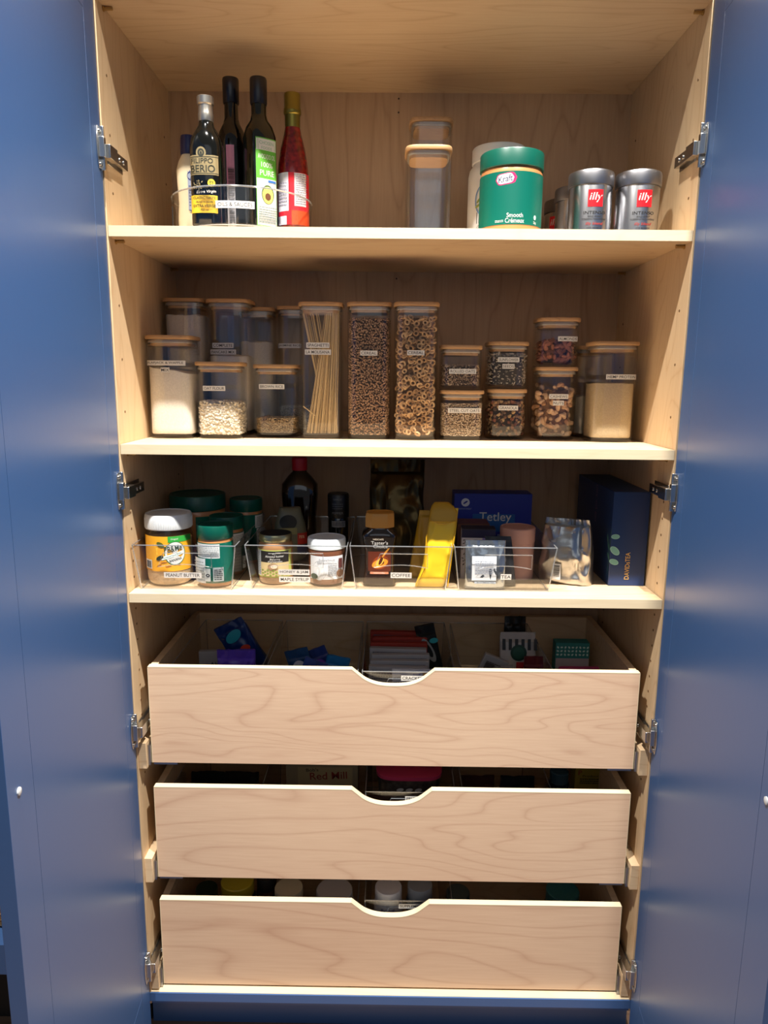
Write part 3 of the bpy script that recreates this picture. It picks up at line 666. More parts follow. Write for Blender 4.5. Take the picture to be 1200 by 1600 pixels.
p = Print(on_sq(2*r+0.0006, 2*r+0.0006, n)); lw = 0.0215
gr = pm('#5fae3a', 0.45); p.rect(-lw, 0.014, lw, 0.172, gr); p.rect(-lw+0.001, 0.016, lw-0.001, 0.170, WHITE); p.rect(-lw+0.001, 0.100, lw-0.001, 0.150, gr)
p.text('CHOSEN', 0, 0.163, 0.006, pm('#7aa890', 0.5), 0.030); p.text('FOODS', 0, 0.154, 0.005, pm('#7aa890', 0.5), 0.022)
p.text('AVOCADO OIL', 0, 0.139, 0.0085, WHITE, 0.036); p.text('100%', 0, 0.1245, 0.009, WHITE, 0.024); p.text('PURE', 0, 0.110, 0.010, WHITE, 0.030)
p.disc(0.001, 0.072, 0.013, 0.017, pm('#3e5a22', 0.5)); p.disc(0.001, 0.071, 0.0115, 0.0155, pm('#d6d96a', 0.5)); p.disc(0.001, 0.068, 0.0062, 0.0068, pm('#6b4220', 0.5)); p.rect(0.002, 0.094, 0.019, 0.098, pm('#2f6ab0', 0.5))
p.lines(-0.018, 0.020, 0.018, 0.050, 7, pm('#7d8a84', 0.6), 5); p.build(t)
t = thing('chili_sauce_bottle', 'red chili sauce bottle with gold cap and red and white label', 'bottle', (0.3022, 0.1800, ZB))
SR = [(0.0285, 0), (0.0305, 0.003), (0.0305, 0.112), (0.0290, 0.135), (0.0240, 0.165), (0.0175, 0.190), (0.0145, 0.205), (0.0135, 0.225)]
MB().lathe(SR, 44).build('glass_body', pm('#7a1712', 0.12, coat=0.5, bump=0.2, bscale=120, vary=0.5), t)
MB().lathe([(0.0148, 0.196), (0.0150, 0.226), (0.0165, 0.2275), (0.0172, 0.2300), (0.0172, 0.236), (0.0160, 0.238), (0.0160, 0.2620), (0.0152, 0.2645)], 36).build('cap', pm('#8c7d36', 0.3, 0.8), t)
p = Print(on_cyl(0.0305)); red = pm('#cf1f2e', 0.4); p.rect(-0.046, 0.022, 0.046, 0.117, red); p.rect(-0.034, 0.047, -0.0055, 0.117, pm('#d9d7e2', 0.5)); p.rect(0.006, 0.056, 0.031, 0.116, pm('#e8e5e8', 0.5)); p.rect(-0.034, 0.022, -0.010, 0.038, pm('#d9d7e2', 0.5)); p.rect(0.0, 0.022, 0.046, 0.048, pm('#d94a22', 0.4))
p.lines(-0.032, 0.055, -0.008, 0.100, 7, pm('#8a8796', 0.6), 6); p.lines(0.008, 0.058, 0.029, 0.114, 14, pm('#77737c', 0.6), 7); p.barcode(-0.032, 0.023, -0.018, 0.036, INK, 9); p.build(t)
t = thing('dressing_bottle', 'cream squeeze bottle of dressing with navy cap at the left of the turntable', 'bottle', (0.1050, 0.1580, ZB))
MB().loft([(0, 0.020, 0.015), (0.004, 0.023, 0.018, 2.4), (0.03, 0.0235, 0.018, 2.5), (0.06, 0.0215, 0.017, 2.4), (0.09, 0.023, 0.018, 2.4), (0.118, 0.0245, 0.019, 2.3), (0.135, 0.020, 0.016), (0.146, 0.014, 0.013), (0.150, 0.0125, 0.0125)], 36).build('bottle_body', pm('#e6d8b6', 0.35), t)
MB().loft([(0.147, 0.0150, 0.0150), (0.149, 0.0158, 0.0158), (0.176, 0.0150, 0.0150), (0.181, 0.0140, 0.0140)], 32).build('cap', pm('#1a1f4d', 0.35), t)
p = Print(on_sq(0.0475, 0.0370, 2.4)); p.rect(0.001, 0.045, 0.019, 0.118, pm('#9aa4b8', 0.5)); p.disc(0.009, 0.106, 0.009, 0.009, pm('#232f6b', 0.5)); p.lines(0.003, 0.05, 0.018, 0.09, 7, pm('#4a567c', 0.6), 8); p.poly([(0.001, 0.045), (0.019, 0.045), (0.019, 0.032)], pm('#3a4a7a', 0.5)); p.build(t)

# ------------------------------------------------------------------ top shelf: jars and tins
make_jar('storage_jar', 'empty square glass jar with bamboo lid on the top shelf, front one', (0.5637, 0.1444, S1), 0.0887, 0.1655)
make_jar('storage_jar', 'taller empty square glass jar with bamboo lid behind the front one', (0.5740, 0.2761, S1), 0.0900, 0.2564)
t = thing('protein_tub', 'white plastic tub with blue ring emblem behind the green peanut butter jar', 'tub', (0.7090, 0.2250, S1))
R = 0.0600
MB().lathe([(R*0.96, 0), (R, 0.004), (R, 0.140), (R*0.96, 0.152), (R*0.86, 0.160), (R*0.84, 0.165)], 56).build('body', pm('#dcdbd8', 0.4), t)
mb = MB(); mb.lathe([(R*0.87, 0.163), (R*0.89, 0.1645), (R*0.89, 0.190), (R*0.86, 0.193)], 56); mb.build('lid', pm('#e4e3e0', 0.4), t)
p = Print(on_cyl(R, -0.42)); bl = pm('#5a86b8', 0.5); p.disc(0.0, 0.088, 0.032, 0.034, bl, r0=0.93, k=40); p.disc(0.0, 0.088, 0.029, 0.031, bl, r0=0.97, k=40); yg = pm('#8d9a4a', 0.5)
for a, b, q in ((-0.022, 0.088, 0.7), (-0.014, 0.098, 1.2), (-0.024, 0.078, 0.4)): p.disc(a, b, 0.007, 0.0025, yg, q)
p.disc(-0.004, 0.112, 0.012, 0.0012, INK, 0.4); p.text('PURE', -0.002, 0.090, 0.008, INK, 0.02); p.disc(-0.016, 0.030, 0.012, 0.013, pm('#6a6a72', 0.5), r0=0.94, k=30); p.text('VEG', -0.016, 0.034, 0.006, INK, 0.015); p.text('OMEGA', -0.016, 0.026, 0.004, INK, 0.017); p.rect(-0.026, 0.045, -0.0245, 0.066, INK); p.rect(-0.021, 0.045, -0.0205, 0.062, INK); p.build(t)

TEAL = '#005f50'
def kraft(name, label, loc, R, H, lid_h, back=False, rz=0):
    t = thing(name, label, 'jar', loc, rz)
    tan = pm('#bd8250', 0.3, coat=0.3); g = pm(TEAL, 0.35); gl = pm('#004f41', 0.35)
    MB().lathe([(R*0.93, 0), (R*0.985, 0.003), (R*0.985, H-lid_h-0.012), (R*0.97, H-lid_h-0.006), (R*0.93, H-lid_h)], 56).build('body', tan, t)
    mb = MB(); L = H-lid_h; mb.lathe([(R*0.98, L), (R*1.0, L+0.001), (R*1.0, H-0.002), (R*0.98, H), (R*0.9, H), (R*0.885, H-0.0012)], 56)
    mb.build('lid', gl, t)
    p = Print(on_cyl(R*0.987)); zt = H-lid_h-0.010*(R/0.057); zb = 0.012*(R/0.057)
    p.rect(-R*1.9, zb, R*1.9, zt, g)
    if not back:
        k = R/0.0572
        pink = pm('#d0225e', 0.4); rt = 0.13
        p.pill(-0.0365*k, 0.0785*k, 0.0015*k, 0.0975*k, pink, rt); p.pill(-0.0345*k, 0.0800*k, -0.0035*k, 0.0960*k, pm('#c9cdd4', 0.5), rt); p.text('Kraft', -0.0185*k, 0.0880*k, 0.0105*k, pm('#14193c', 0.5), 0.025*k, rt, 0.1)
        p.text('Smooth', 0.0*k, 0.0275*k, 0.0075*k, WHITE, 0.029*k); p.text('Crémeux', 0.0*k, 0.0185*k, 0.0080*k, WHITE, 0.034*k)
        p.lines(-0.035*k, 0.0155*k, -0.020*k, 0.0200*k, 2, WHITE, 3); p.disc(0.040*k, 0.0255*k, 0.003*k, 0.004*k, pm('#bfe0d6', 0.5)); p.text('2kg', 0.040*k, 0.0165*k, 0.0055*k, WHITE, 0.007*k)
    else:
        p.rect(-R*1.15, zt-0.030, R*0.45, zt-0.002, pm('#d9dde0', 0.5)); p.lines(-R*1.10, zt-0.028, R*0.40, zt-0.004, 7, pm('#8d9698', 0.6), 5)
        p.rect(-R*1.15, zb+0.001, -R*0.30, zt-0.030, pm('#cfd6da', 0.5)); p.lines(-R*1.1, zb+0.004, -R*0.36, zt-0.034, 7, pm('#9aa4a8', 0.6), 6)
        p.rect(-0.010, zb+0.006, -0.001, zb+0.032, pm('#c9d0d0', 0.5)); p.disc(-0.0055, zb+0.018, 0.0036, 0.0036, INK, r0=0.5, k=6); p.rect(0.003, zb+0.006, 0.020, zb+0.034, pm('#b9c4c8', 0.5)); p.lines(0.005, zb+0.008, 0.018, zb+0.031, 6, INK, 7)
    p.build(t); return t
kraft('peanut_butter_jar', 'large green 2kg peanut butter jar reading Smooth Crémeux on the top shelf', (0.7127, 0.0790, S1), 0.0572, 0.1396, 0.029)
def illy(loc, label, R=0.0410, H=0.1150, side=False, rz=0):
    t = thing('coffee_tin', label, 'tin', loc, rz, 'silver coffee tins')
    met = pm('#b9babd', 0.24, 1.0)
    mb = MB(); mb.lathe([(R*0.93, 0), (R*0.97, 0.002), (R*0.95, 0.005), (R*0.95, H*0.76), (R*0.93, H*0.775)], 64); mb.build('can', met, t)
    mb = MB(); mb.lathe([(R*0.985, H*0.775), (R*1.0, H*0.79), (R*1.0, H*0.955), (R*0.97, H*0.985), (R*0.90, H*0.99), (R*0.88, H), (R*0.80, H)], 64); mb.build('lid', pm('#98989c', 0.38, 1.0), t)
    p = Print(on_cyl(R*0.952)); red = pm('#d6121f', 0.4); k = R/0.041
    p.rect(-0.0135*k, 0.050*k, 0.0135*k, 0.079*k, red); p.text('illy', 0.001*k, 0.0655*k, 0.0165*k, WHITE, 0.0225*k, 0, 0.22)
    gy = pm('#17171a', 0.6); p.text('INTENSO', 0, 0.0400*k, 0.0052*k, gy, 0.040*k); p.text('BOLD ROAST', 0, 0.0335*k, 0.0030*k, gy, 0.024*k); p.text('TORREFACTION INTENSE', 0, 0.0290*k, 0.0028*k, gy, 0.046*k); p.text('illy blend', 0, 0.0205*k, 0.0062*k, pm('#8c2620', 0.5), 0.030*k, 0, 0.25); p.text('100% ARABICA', 0, 0.0140*k, 0.0026*k, gy, 0.026*k)
    p.build(t)
illy((0.9481, 0.0935, S1), 'silver coffee tin with red square logo at the right end, nearest the right wall', rz=radians(2))
illy((0.8616, 0.0935, S1), 'silver coffee tin with red square logo, left of its front twin', rz=0)
illy((0.8610, 0.2020, S1), 'silver coffee tin with red band peeking out behind the left front tin', rz=radians(60))
illy((0.8610, 0.3020, S1), 'furthest back coffee tin, red square logo showing beside the green jar', rz=radians(-38))

# ------------------------------------------------------------------ third shelf: clear bins
def make_bin(label, xc, y0, dep, wt=0.198, wb=0.176, h=0.090, z=S3, text=(), tx=0, tz=0.03, name='clear_bin', group=None):
    t = thing(name, label, 'bin', (xc, y0, z), 0, group)
    fl = 0.006
    def ring(w_, y_a, y_b, zz): a = w_/2; return [(-a, y_a, zz), (a, y_a, zz), (a, y_b, zz), (-a, y_b, zz)]
    mb = MB(); T_ = 0.0022
    o = ring(wb, 0.010, dep-0.010, 0.0)+ring(wt, 0.0, dep, h)+ring(wt-2*T_, T_, dep-T_, h)+ring(wb-2*T_, 0.010+T_, dep-0.010-T_, T_)
    fs = [(0, 3, 2, 1)]+[(i, (i+1) % 4, 4+(i+1) % 4, 4+i) for i in range(4)]+[(8+i, 8+(i+1) % 4, 12+(i+1) % 4, 12+i) for i in range(4)]+[(12, 13, 14, 15)]
    mb.add(o, fs)
    b_ = mb.build('bin_body', ACRYL, t, smooth=False)
    a, b = wt/2, wb/2
    mb = MB(); mb.tube([(-a, 0, h), (a, 0, h), (a, dep, h), (-a, dep, h)], 0.0012, 6, closed=True)
    mb.tube([(-b, 0.010, 0.0012), (b, 0.010, 0.0012), (b, dep-0.01, 0.0012), (-b, dep-0.01, 0.0012)], 0.0010, 6, closed=True)
    for sx_ in (-1, 1):
        mb.tube([(sx_*b, 0.010, 0.0012), (sx_*a, 0, h)], 0.0012, 6); mb.tube([(sx_*b, dep-0.010, 0.0012), (sx_*a, dep, h)], 0.0010, 6)
    mb.build('rim', ACRIM, t)
    # moulded finger grip on the front
    def fr(x, zz): return (x, 0.010*(1-zz/h)-0.0005, zz)
    mb = MB(); pts = [fr(-0.040, h-0.015), fr(0.052, h-0.015)]; mb.tube(pts, 0.0009, 6)
    mb.tube([fr(-0.040+0.012*0, h-0.015)]+[fr(-0.052+0.104*k/14, h-0.038-0.006*(2*k/14-1)**2) for k in range(15)]+[fr(0.052, h-0.015)], 0.0008, 6)
    mb.build('finger_grip', GRIP, t)
    for i, (tt, ww, ox, oz) in enumerate(text):
        p = Print(lambda x, zz, l: (x, 0.010*(1-zz/h)-0.0014-l, zz)); p.rect(ox-ww/2, oz-0.0058, ox+ww/2, oz+0.0058, WHITE, 1); p.text(tt, ox, oz, 0.0066, INK, ww*0.90); p.build(t)
    return t
make_bin('clear bin of peanut butter jars, sticker reads PEANUT BUTTER', 0.1030, 0.022, 0.30, text=[('PEANUT BUTTER', 0.073, -0.005, 0.030)])
make_bin('clear bin of spreads, stickers read HONEY & JAM and MAPLE SYRUP', 0.3180, 0.032, 0.30, text=[('HONEY & JAM', 0.061, -0.005, 0.036), ('MAPLE SYRUP', 0.061, -0.004, 0.021)])
make_bin('clear bin with a coffee jar and yellow pouch, sticker reads COFFEE', 0.5210, 0.036, 0.30, text=[('COFFEE', 0.041, 0.001, 0.031)])
make_bin('clear bin with silver and black pouches, sticker reads TEA', 0.7240, 0.037, 0.30, text=[('TEA', 0.021, 0.003, 0.030)])
ZS = S3+0.0024

def pb_tub():
    t = thing('nut_butter_tub', 'clear tub with white ribbed lid and yellow banana label in the peanut butter bin', 'tub', (0.0560, 0.0880, ZS))
    R = 0.0455
    MB().lathe([(R*0.86, 0), (R*0.95, 0.004), (R, 0.012), (R, 0.098), (R*0.95, 0.106), (R*0.92, 0.112)], 56, caps=(True, False)).build('tub_body', GLASS, t)
    mb = MB(); mb.lathe([(R*0.84, 0.001), (R*0.93, 0.005), (R*0.975, 0.013), (R*0.975, 0.090), (R*0.5, 0.093), (0.001, 0.092)], 48); mb.build('powder_filling', pm('#d8bb94', 0.95, bump=0.3, bscale=200, vary=0.12), t)
    mb = MB(); L = 0.111; mb.lathe([(R*0.99, L), (R*1.005, L+0.001), (R*1.005, L+0.025), (R*0.97, L+0.029), (R*0.90, L+0.0295), (R*0.885, L+0.028), (0.001, L+0.028)], 90)
    for k in range(90):
        a = 2*pi*k/90; mb.tube([(R*1.006*cos(a), R*1.006*sin(a), L+0.002), (R*1.006*cos(a), R*1.006*sin(a), L+0.022)], 0.0006, 4)
    mb.build('lid', pm('#dfe4e6', 0.45), t)
    p = Print(on_cyl(R)); yl = pm('#e3a423', 0.45); y2 = pm('#eec23c', 0.45)
    p.rect(-0.062, 0.030, 0.062, 0.100, yl); p.disc(-0.012, 0.070, 0.030, 0.016, y2, 0.3); p.disc(-0.004, 0.052, 0.034, 0.011, pm('#d98f1e', 0.45), -0.15)
    for a, b, c_ in ((-0.008, 0.042, 0.5), (0.010, 0.040, 0.2), (0.028, 0.043, -0.3), (0.002, 0.048, 0.1)): p.disc(a, b, 0.006, 0.0016, pm('#a4651a', 0.5), c_)
    p.rect(0.0105, 0.088, 0.062, 0.100, pm('#2f9a3c', 0.45)); p.text('Original', 0.023, 0.094, 0.004, WHITE, 0.014)
    p.disc(0.0235, 0.066, 0.0205, 0.0235, pm('#1d6b36', 0.45), k=40); p.disc(0.0235, 0.066, 0.0192, 0.0222, WHITE, k=40); p.text('PB&Me', 0.0200, 0.0755, 0.0120, pm('#2b3c30', 0.5), 0.034, 0.12)
    p.rect(-0.004, 0.0585, 0.040, 0.0650, pm('#dff0ea', 0.5), rot=0.26); p.text('Powdered Peanut Butter', 0.018, 0.0617, 0.0026, pm('#2b3c30', 0.5), 0.036, 0.26)
    p.disc(-0.006, 0.0575, 0.008, 0.004, pm('#27331f', 0.5), 0.5); p.disc(-0.004, 0.084, 0.008, 0.0045, pm('#4e5a22', 0.5), -0.5); p.text('BANANA', 0.024, 0.0535, 0.005, pm('#2b3c30', 0.5), 0.024, 0.2)
    p.rect(-0.044, 0.034, -0.024, 0.052, WHITE); p.barcode(-0.042, 0.036, -0.026, 0.050, INK, 3); p.build(t)
pb_tub()
kraft('peanut_butter_jar', 'small green peanut butter jar, back label showing, right front of its bin', (0.1515, 0.0760, ZS), 0.0350, 0.1205, 0.0265, True)
kraft('peanut_butter_jar', 'dim green peanut butter jar directly behind the small one with back label', (0.1560, 0.1580, ZS), 0.0355, 0.1225, 0.0265, True, rz=radians(75))
kraft('peanut_butter_jar', 'largest green peanut butter jar in shadow behind the yellow label tub', (0.0760, 0.2350, ZS), 0.0600, 0.1560, 0.032, True, rz=radians(120))
kraft('peanut_butter_jar', 'furthest back green peanut butter jar, right of the largest one', (0.1780, 0.2560, ZS), 0.0360, 0.1430, 0.0265, True, rz=radians(110))

t = thing('almond_butter_jar', 'glass jar with gold rimmed lid and black and green almond butter label', 'jar', (0.2680, 0.0990, ZS))
R = 0.0350
MB().lathe([(R*0.9, 0), (R*0.98, 0.004), (R, 0.008), (R, 0.072), (R*0.97, 0.080), (R*0.88, 0.084)], 48).build('jar_body', pm('#a57a52', 0.15, coat=0.6), t)
mb = MB(); mb.lathe([(R*0.885, 0.083), (R*0.885, 0.086)], 48); mb.lathe([(R*0.93, 0.0855), (R*0.95, 0.087), (R*0.95, 0.096), (R*0.92, 0.0985), (R*0.89, 0.0988)], 48); mb.build('lid_band', pm('#b9b389', 0.3, 0.9), t)
MB().lathe([(R*0.90, 0.0975), (R*0.88, 0.0992), (0.001, 0.0990)], 48).build('lid_top', pm('#161712', 0.4), t)
p = Print(on_cyl(R)); lg = pm('#c2cb6a', 0.5); p.rect(-0.052, 0.014, 0.042, 0.070, lg); p.rect(-0.050, 0.016, -0.0255, 0.068, pm('#c8ced4', 0.5)); p.lines(-0.049, 0.018, -0.027, 0.066, 12, pm('#858c94', 0.6), 4)
p.rect(-0.024, 0.018, 0.030, 0.048, pm('#cbb687', 0.5)); p.rect(-0.024, 0.046, 0.030, 0.069, pm('#121212', 0.5)); p.text('organic', 0.003, 0.0645, 0.0036, WHITE, 0.022); p.text('Almond butter', 0.003, 0.0585, 0.0045, WHITE, 0.034, 0.03); p.text("Beurre", 0.004, 0.0525, 0.0034, WHITE, 0.018); p.text("d'amandes", 0.004, 0.0482, 0.0034, WHITE, 0.026)
for i in range(9):
    for j in range(4):
        if (i+j) % 2: p.rect(-0.022+i*0.0052, 0.019+j*0.0032, -0.018+i*0.0052, 0.0218+j*0.0032, pm('#7f9440', 0.5), 1)
p.disc(0.000, 0.038, 0.009, 0.006, pm('#9a7a5c', 0.5)); p.disc(0.002, 0.038, 0.006, 0.004, pm('#d8c6ac', 0.5)); p.build(t)
t = thing('hazelnut_spread_jar', 'jar of brown spread with white lid and torn white label', 'jar', (0.3720, 0.0930, ZS))
R = 0.0385
MB().lathe([(R*0.80, 0), (R*0.93, 0.003), (R*0.985, 0.012), (R*0.95, 0.030), (R*0.93, 0.060), (R*0.97, 0.069), (R*0.92, 0.074)], 52).build('jar_body', pm('#7d4e38', 0.12, coat=0.6), t)
MB().lathe([(R*0.96, 0.072), (R*1.0, 0.0735), (R*1.0, 0.0880), (R*0.97, 0.0925), (R*0.90, 0.0935), (R*0.88, 0.0925), (0.001, 0.0922)], 52).build('lid', pm('#dde6ea', 0.35), t)
p = Print(on_cyl(R*0.99)); p.rect(-0.034, 0.014, 0.040, 0.061, pm('#dfe2e6', 0.5)); p.disc(-0.012, 0.032, 0.015, 0.020, pm('#b4b8bd', 0.5)); p.disc(-0.010, 0.030, 0.009, 0.015, pm('#d5d9dc', 0.5)); p.lines(0.006, 0.020, 0.024, 0.048, 8, pm('#8a8f95', 0.6), 4); p.rect(0.027, 0.036, 0.036, 0.056, pm('#5a2a2a', 0.5)); p.disc(0.030, 0.026, 0.008, 0.008, pm('#7a5a44', 0.5)); p.disc(-0.022, 0.02, 0.008, 0.006, pm('#4f5a4c', 0.5)); p.text('hazelnut', 0.004, 0.054, 0.005, pm('#6a6f78', 0.5), 0.030); p.build(t)
t = thing('squeeze_bottle', 'squeeze bottle standing on its cap, red label, behind the almond butter', 'bottle', (0.2880, 0.1700, ZS), radians(14))
MB().loft([(0, 0.019, 0.017), (0.026, 0.019, 0.017), (0.028, 0.022, 0.018)], 36).build('cap', pm('#1c1c1c', 0.4), t)
MB().loft([(0.026, 0.024, 0.018, 2.3), (0.034, 0.034, 0.020, 2.5), (0.075, 0.036, 0.021, 2.6), (0.105, 0.031, 0.019, 2.6), (0.130, 0.024, 0.014, 2.6), (0.138, 0.022, 0.008, 2.4), (0.139, 0.020, 0.004, 2.4)], 40).build('bottle_body', pm('#5c5c48', 0.35), t)
p = Print(on_sq(0.0725, 0.0425, 2.6)); p.disc(-0.006, 0.110, 0.018, 0.016, pm('#15140f', 0.5)); p.rect(-0.024, 0.084, 0.012, 0.098, pm('#77754a', 0.5)); p.rect(0.013, 0.062, 0.034, 0.086, pm('#a8281e', 0.5)); p.rect(0.012, 0.042, 0.034, 0.060, pm('#23315e', 0.5)); p.text('75%', 0.022, 0.078, 0.006, pm('#d8c49a', 0.5), 0.012); p.build(t)
t = thing('maple_syrup_bottle', 'dark syrup bottle with red cap standing at the back of the shelf', 'bottle', (0.2950, 0.2850, ZS))
MB().loft([(0, 0.034, 0.027, 2.8), (0.004, 0.037, 0.030, 2.8), (0.10, 0.037, 0.030, 2.8), (0.15, 0.041, 0.031, 2.8), (0.172, 0.040, 0.029, 2.6), (0.190, 0.026, 0.022), (0.200, 0.016, 0.016), (0.208, 0.0155, 0.0155)], 40).build('bottle_body', pm('#140904', 0.1, coat=0.5), t)
MB().lathe([(0.0165, 0.203), (0.0175, 0.205), (0.0170, 0.230), (0.0150, 0.232)], 32).build('cap', pm('#b3122a', 0.35), t)
t = thing('spice_bottle', 'small black labelled bottle at the back, right of the syrup', 'bottle', (0.3830, 0.2700, ZS))
MB().lathe([(0.021, 0), (0.0225, 0.003), (0.0225, 0.095), (0.020, 0.102)], 36).build('bottle_body', pm('#16130f', 0.15, coat=0.5), t)
MB().lathe([(0.0235, 0.100), (0.024, 0.102), (0.024, 0.150), (0.022, 0.154)], 36).build('cap', pm('#141416', 0.35), t)
p = Print(on_cyl(0.024)); p.text('GARLIC', 0, 0.143, 0.004, pm('#6f7072', 0.5), 0.020); p.text('PEPPER', 0, 0.112, 0.005, pm('#6f7072', 0.5), 0.026); p.lines(-0.012, 0.120, 0.012, 0.135, 3, pm('#55565a', 0.5), 3); p.build(t, 'cap_print')
p = Print(on_cyl(0.0225)); p.rect(-0.014, 0.080, 0.018, 0.094, pm('#7d7f82', 0.5)); p.lines(-0.012, 0.082, 0.016, 0.092, 3, INK, 4); p.build(t)

# coffee jar with faceted shoulder
t = thing('instant_coffee_jar', 'instant coffee jar with tan lid and glowing cup picture on dark label', 'jar', (0.4790, 0.0920, ZS))
MB().loft([(0, 0.030, 0.026, 5), (0.003, 0.0335, 0.029, 5), (0.030, 0.0300, 0.0265, 4.5), (0.070, 0.0300, 0.0265, 4.5), (0.100, 0.0355, 0.030, 4.5), (0.106, 0.034, 0.029, 4), (0.113, 0.025, 0.024, 3), (0.1165, 0.024, 0.023, 3)], 48).build('glass_body', pm('#26150d', 0.08, coat=0.6), t)
mb = MB(); mb.loft([(0.1165, 0.0285, 0.026, 3), (0.1175, 0.0300, 0.027, 3), (0.1385, 0.0300, 0.027, 3), (0.1445, 0.0285, 0.0255, 3), (0.1455, 0.0265, 0.0240, 3), (0.1445, 0.0255, 0.023, 3)], 8); mb.build('lid', pm('#c48a3a', 0.4), t)
def jar_w(z): return 0.0300+0.0055*max(0, min(1, (z-0.070)/0.030))+0.0035*max(0, (0.030-z)/0.027)
p = Print(lambda x, z, l: (x*(jar_w(z)/0.030), -(0.0265+0.8*(jar_w(z)-0.030))*(1-min(0.999, abs(x)/0.031)**4.5)**(1/4.5)-l-0.0004, z))
dk = pm('#17110e', 0.35); [p.rect(-0.024, a, 0.024, b, dk) for a, b in ((0.024, 0.030), (0.030, 0.070), (0.070, 0.100))]; p.rect(-0.0225, 0.030, 0.0225, 0.070, pm('#5b2412', 0.4))
def rows(z0, z1, c, x0, x1): p.rect(x0, z0, x1, z1, pm(c, 0.4))
p.disc(0.002, 0.048, 0.017, 0.013, pm('#8a3a14', 0.4), 0.5); p.disc(0.001, 0.046, 0.0165, 0.0085, pm('#e0912a', 0.4), 0.35, 30, 0.55); p.disc(0.001, 0.049, 0.011, 0.0055, pm('#f0b84a', 0.4), 0.9, 20); p.disc(0.003, 0.052, 0.003, 0.010, pm('#4a1c0a', 0.4), -0.4); p.disc(0.012, 0.068, 0.002, 0.012, pm('#c98a34', 0.4), -0.6)
p.text('NESCAFE', -0.002, 0.0955, 0.0034, pm('#e8dcc8', 0.4), 0.018); p.text("Taster's", 0.000, 0.0885, 0.0070, WHITE, 0.030); p.text('Choice', 0.002, 0.0810, 0.0070, WHITE, 0.027)
p.rect(-0.018, 0.0245, 0.018, 0.0290, pm('#c07a5a', 0.4)); p.text('Instant Coffee', 0, 0.0268, 0.002, WHITE, 0.022); p.build(t)

# soft foil pouches
def pouch(name, label, cat, loc, w, h, d, mat, seed=1, crinkle=0.004, rz=0, lean=0.0, top=1.0, sx=None, flat=0.25, rot=None, group=None, seal=0.02, boxy=3.0, prints=None, folds=30):
    t = thing(name, label, cat, loc, rz, group)
    if rot: t.rotation_euler = rot
    mb = MB(); R_ = []; n = 44
    for i in range(n+1):
        u = i/n; z = h*u
        dd = d/2*max(0.0, 1-max(0, (u-flat)/(1-flat))**1.7)**0.8 + 0.0012
        if u < 0.05: dd *= 0.85+3*u
        ww = w/2*(1-(1-top)*u**2)
        if z > h-seal: dd = 0.0013
        R_.append((z, ww, dd, boxy if dd > 0.004 else 2.4, (sx(u) if sx else 0), -lean*u*u))
    mb.loft(R_, 72)
    def f(v):
        x, y, z = v; u = z/h
        a = noise.noise(Vector((x*folds+seed*3.1, y*folds, z*folds*0.7)))
        b = 1-abs(noise.noise(Vector((x*folds*1.9+seed, z*folds*0.8+5.0, y*8))))*2
        k = min(1, u*8+0.15)*crinkle
        s_ = -1 if y+lean*u*u < 0 else 1
        return (x+k*0.5*a, y+s_*k*(b*0.75-0.1)+k*0.7*noise.noise(Vector((x*14, z*20, seed))), z)
    mb.shift(0, f)
    mb.build('pouch_body', mat, t)
    if prints:
        p = Print(lambda x, z, l: ((sx(z/h) if sx else 0)+x, -(d/2*max(0.0, 1-max(0, (z/h-flat)/(1-flat))**1.7)**0.8+0.0012+crinkle*0.95)-lean*(z/h)**2-l, z)); prints(p); p.build(t)
    return t
FOIL = pm('#b7b6b3', 0.33, 1.0, bump=0.5, bscale=45)
def pr_silver(p): p.rect(-0.020, 0.012, -0.004, 0.045, pm('#d8d8d6', 0.5), 1); p.barcode(-0.018, 0.016, -0.006, 0.042, INK, 4, False)
pouch('foil_bag', 'crumpled silver foil bag standing between the tea bin and navy box', 'bag', (0.8650, 0.1250, S3), 0.108, 0.134, 0.062, FOIL, 3, 0.0085, radians(-24), 0.012, 0.82, seal=0.014, prints=pr_silver, flat=0.4)
pouch('foil_bag', 'tall dark gold foil coffee bag at the back of the coffee bin', 'bag', (0.5130, 0.2450, ZS), 0.122, 0.232, 0.060, pm('#4a3c20', 0.28, 0.8, bump=0.4, bscale=60), 9, 0.010, 0, -0.015, 0.97, seal=0.03, flat=0.35, folds=22)
YEL = pm('#e3bd22', 0.42, bump=0.2, bscale=60)
t = pouch('coffee_pouch', 'bright yellow folded pouch standing in the front of the coffee bin', 'pouch', (0.5890, 0.0720, ZS), 0.056, 0.156, 0.020, YEL, 4, 0.0030, 0, -0.010, 0.98, sx=lambda u: 0.018*u-0.010*(max(0, 0.28-u)/0.28), flat=0.5, seal=0.0, boxy=6)
mb = MB()
mb.tube([(-0.036, -0.014, 0.001), (-0.020, -0.0135, 0.040), (-0.018, -0.012, 0.10), (-0.012, -0.006, 0.135), (0.004, -0.0065, 0.128), (0.018, -0.0065, 0.127), (0.040, -0.006, 0.134), (0.036, -0.012, 0.10), (0.030, -0.0135, 0.04), (0.026, -0.013, 0.002)], 0.0013, 6)
mb.build('fold_edge', pm('#c79a18', 0.45), t)
mb = MB(); mb.loft([(0.132, 0.0275, 0.010, 5, 0.015, 0.004), (0.150, 0.027, 0.011, 4, 0.016, 0.008), (0.160, 0.022, 0.010, 3, 0.014, 0.011), (0.167, 0.014, 0.005, 2.5, 0.012, 0.014)], 40); mb.build('folded_top', pm('#b98e1c', 0.5, bump=0.3, bscale=50), t)
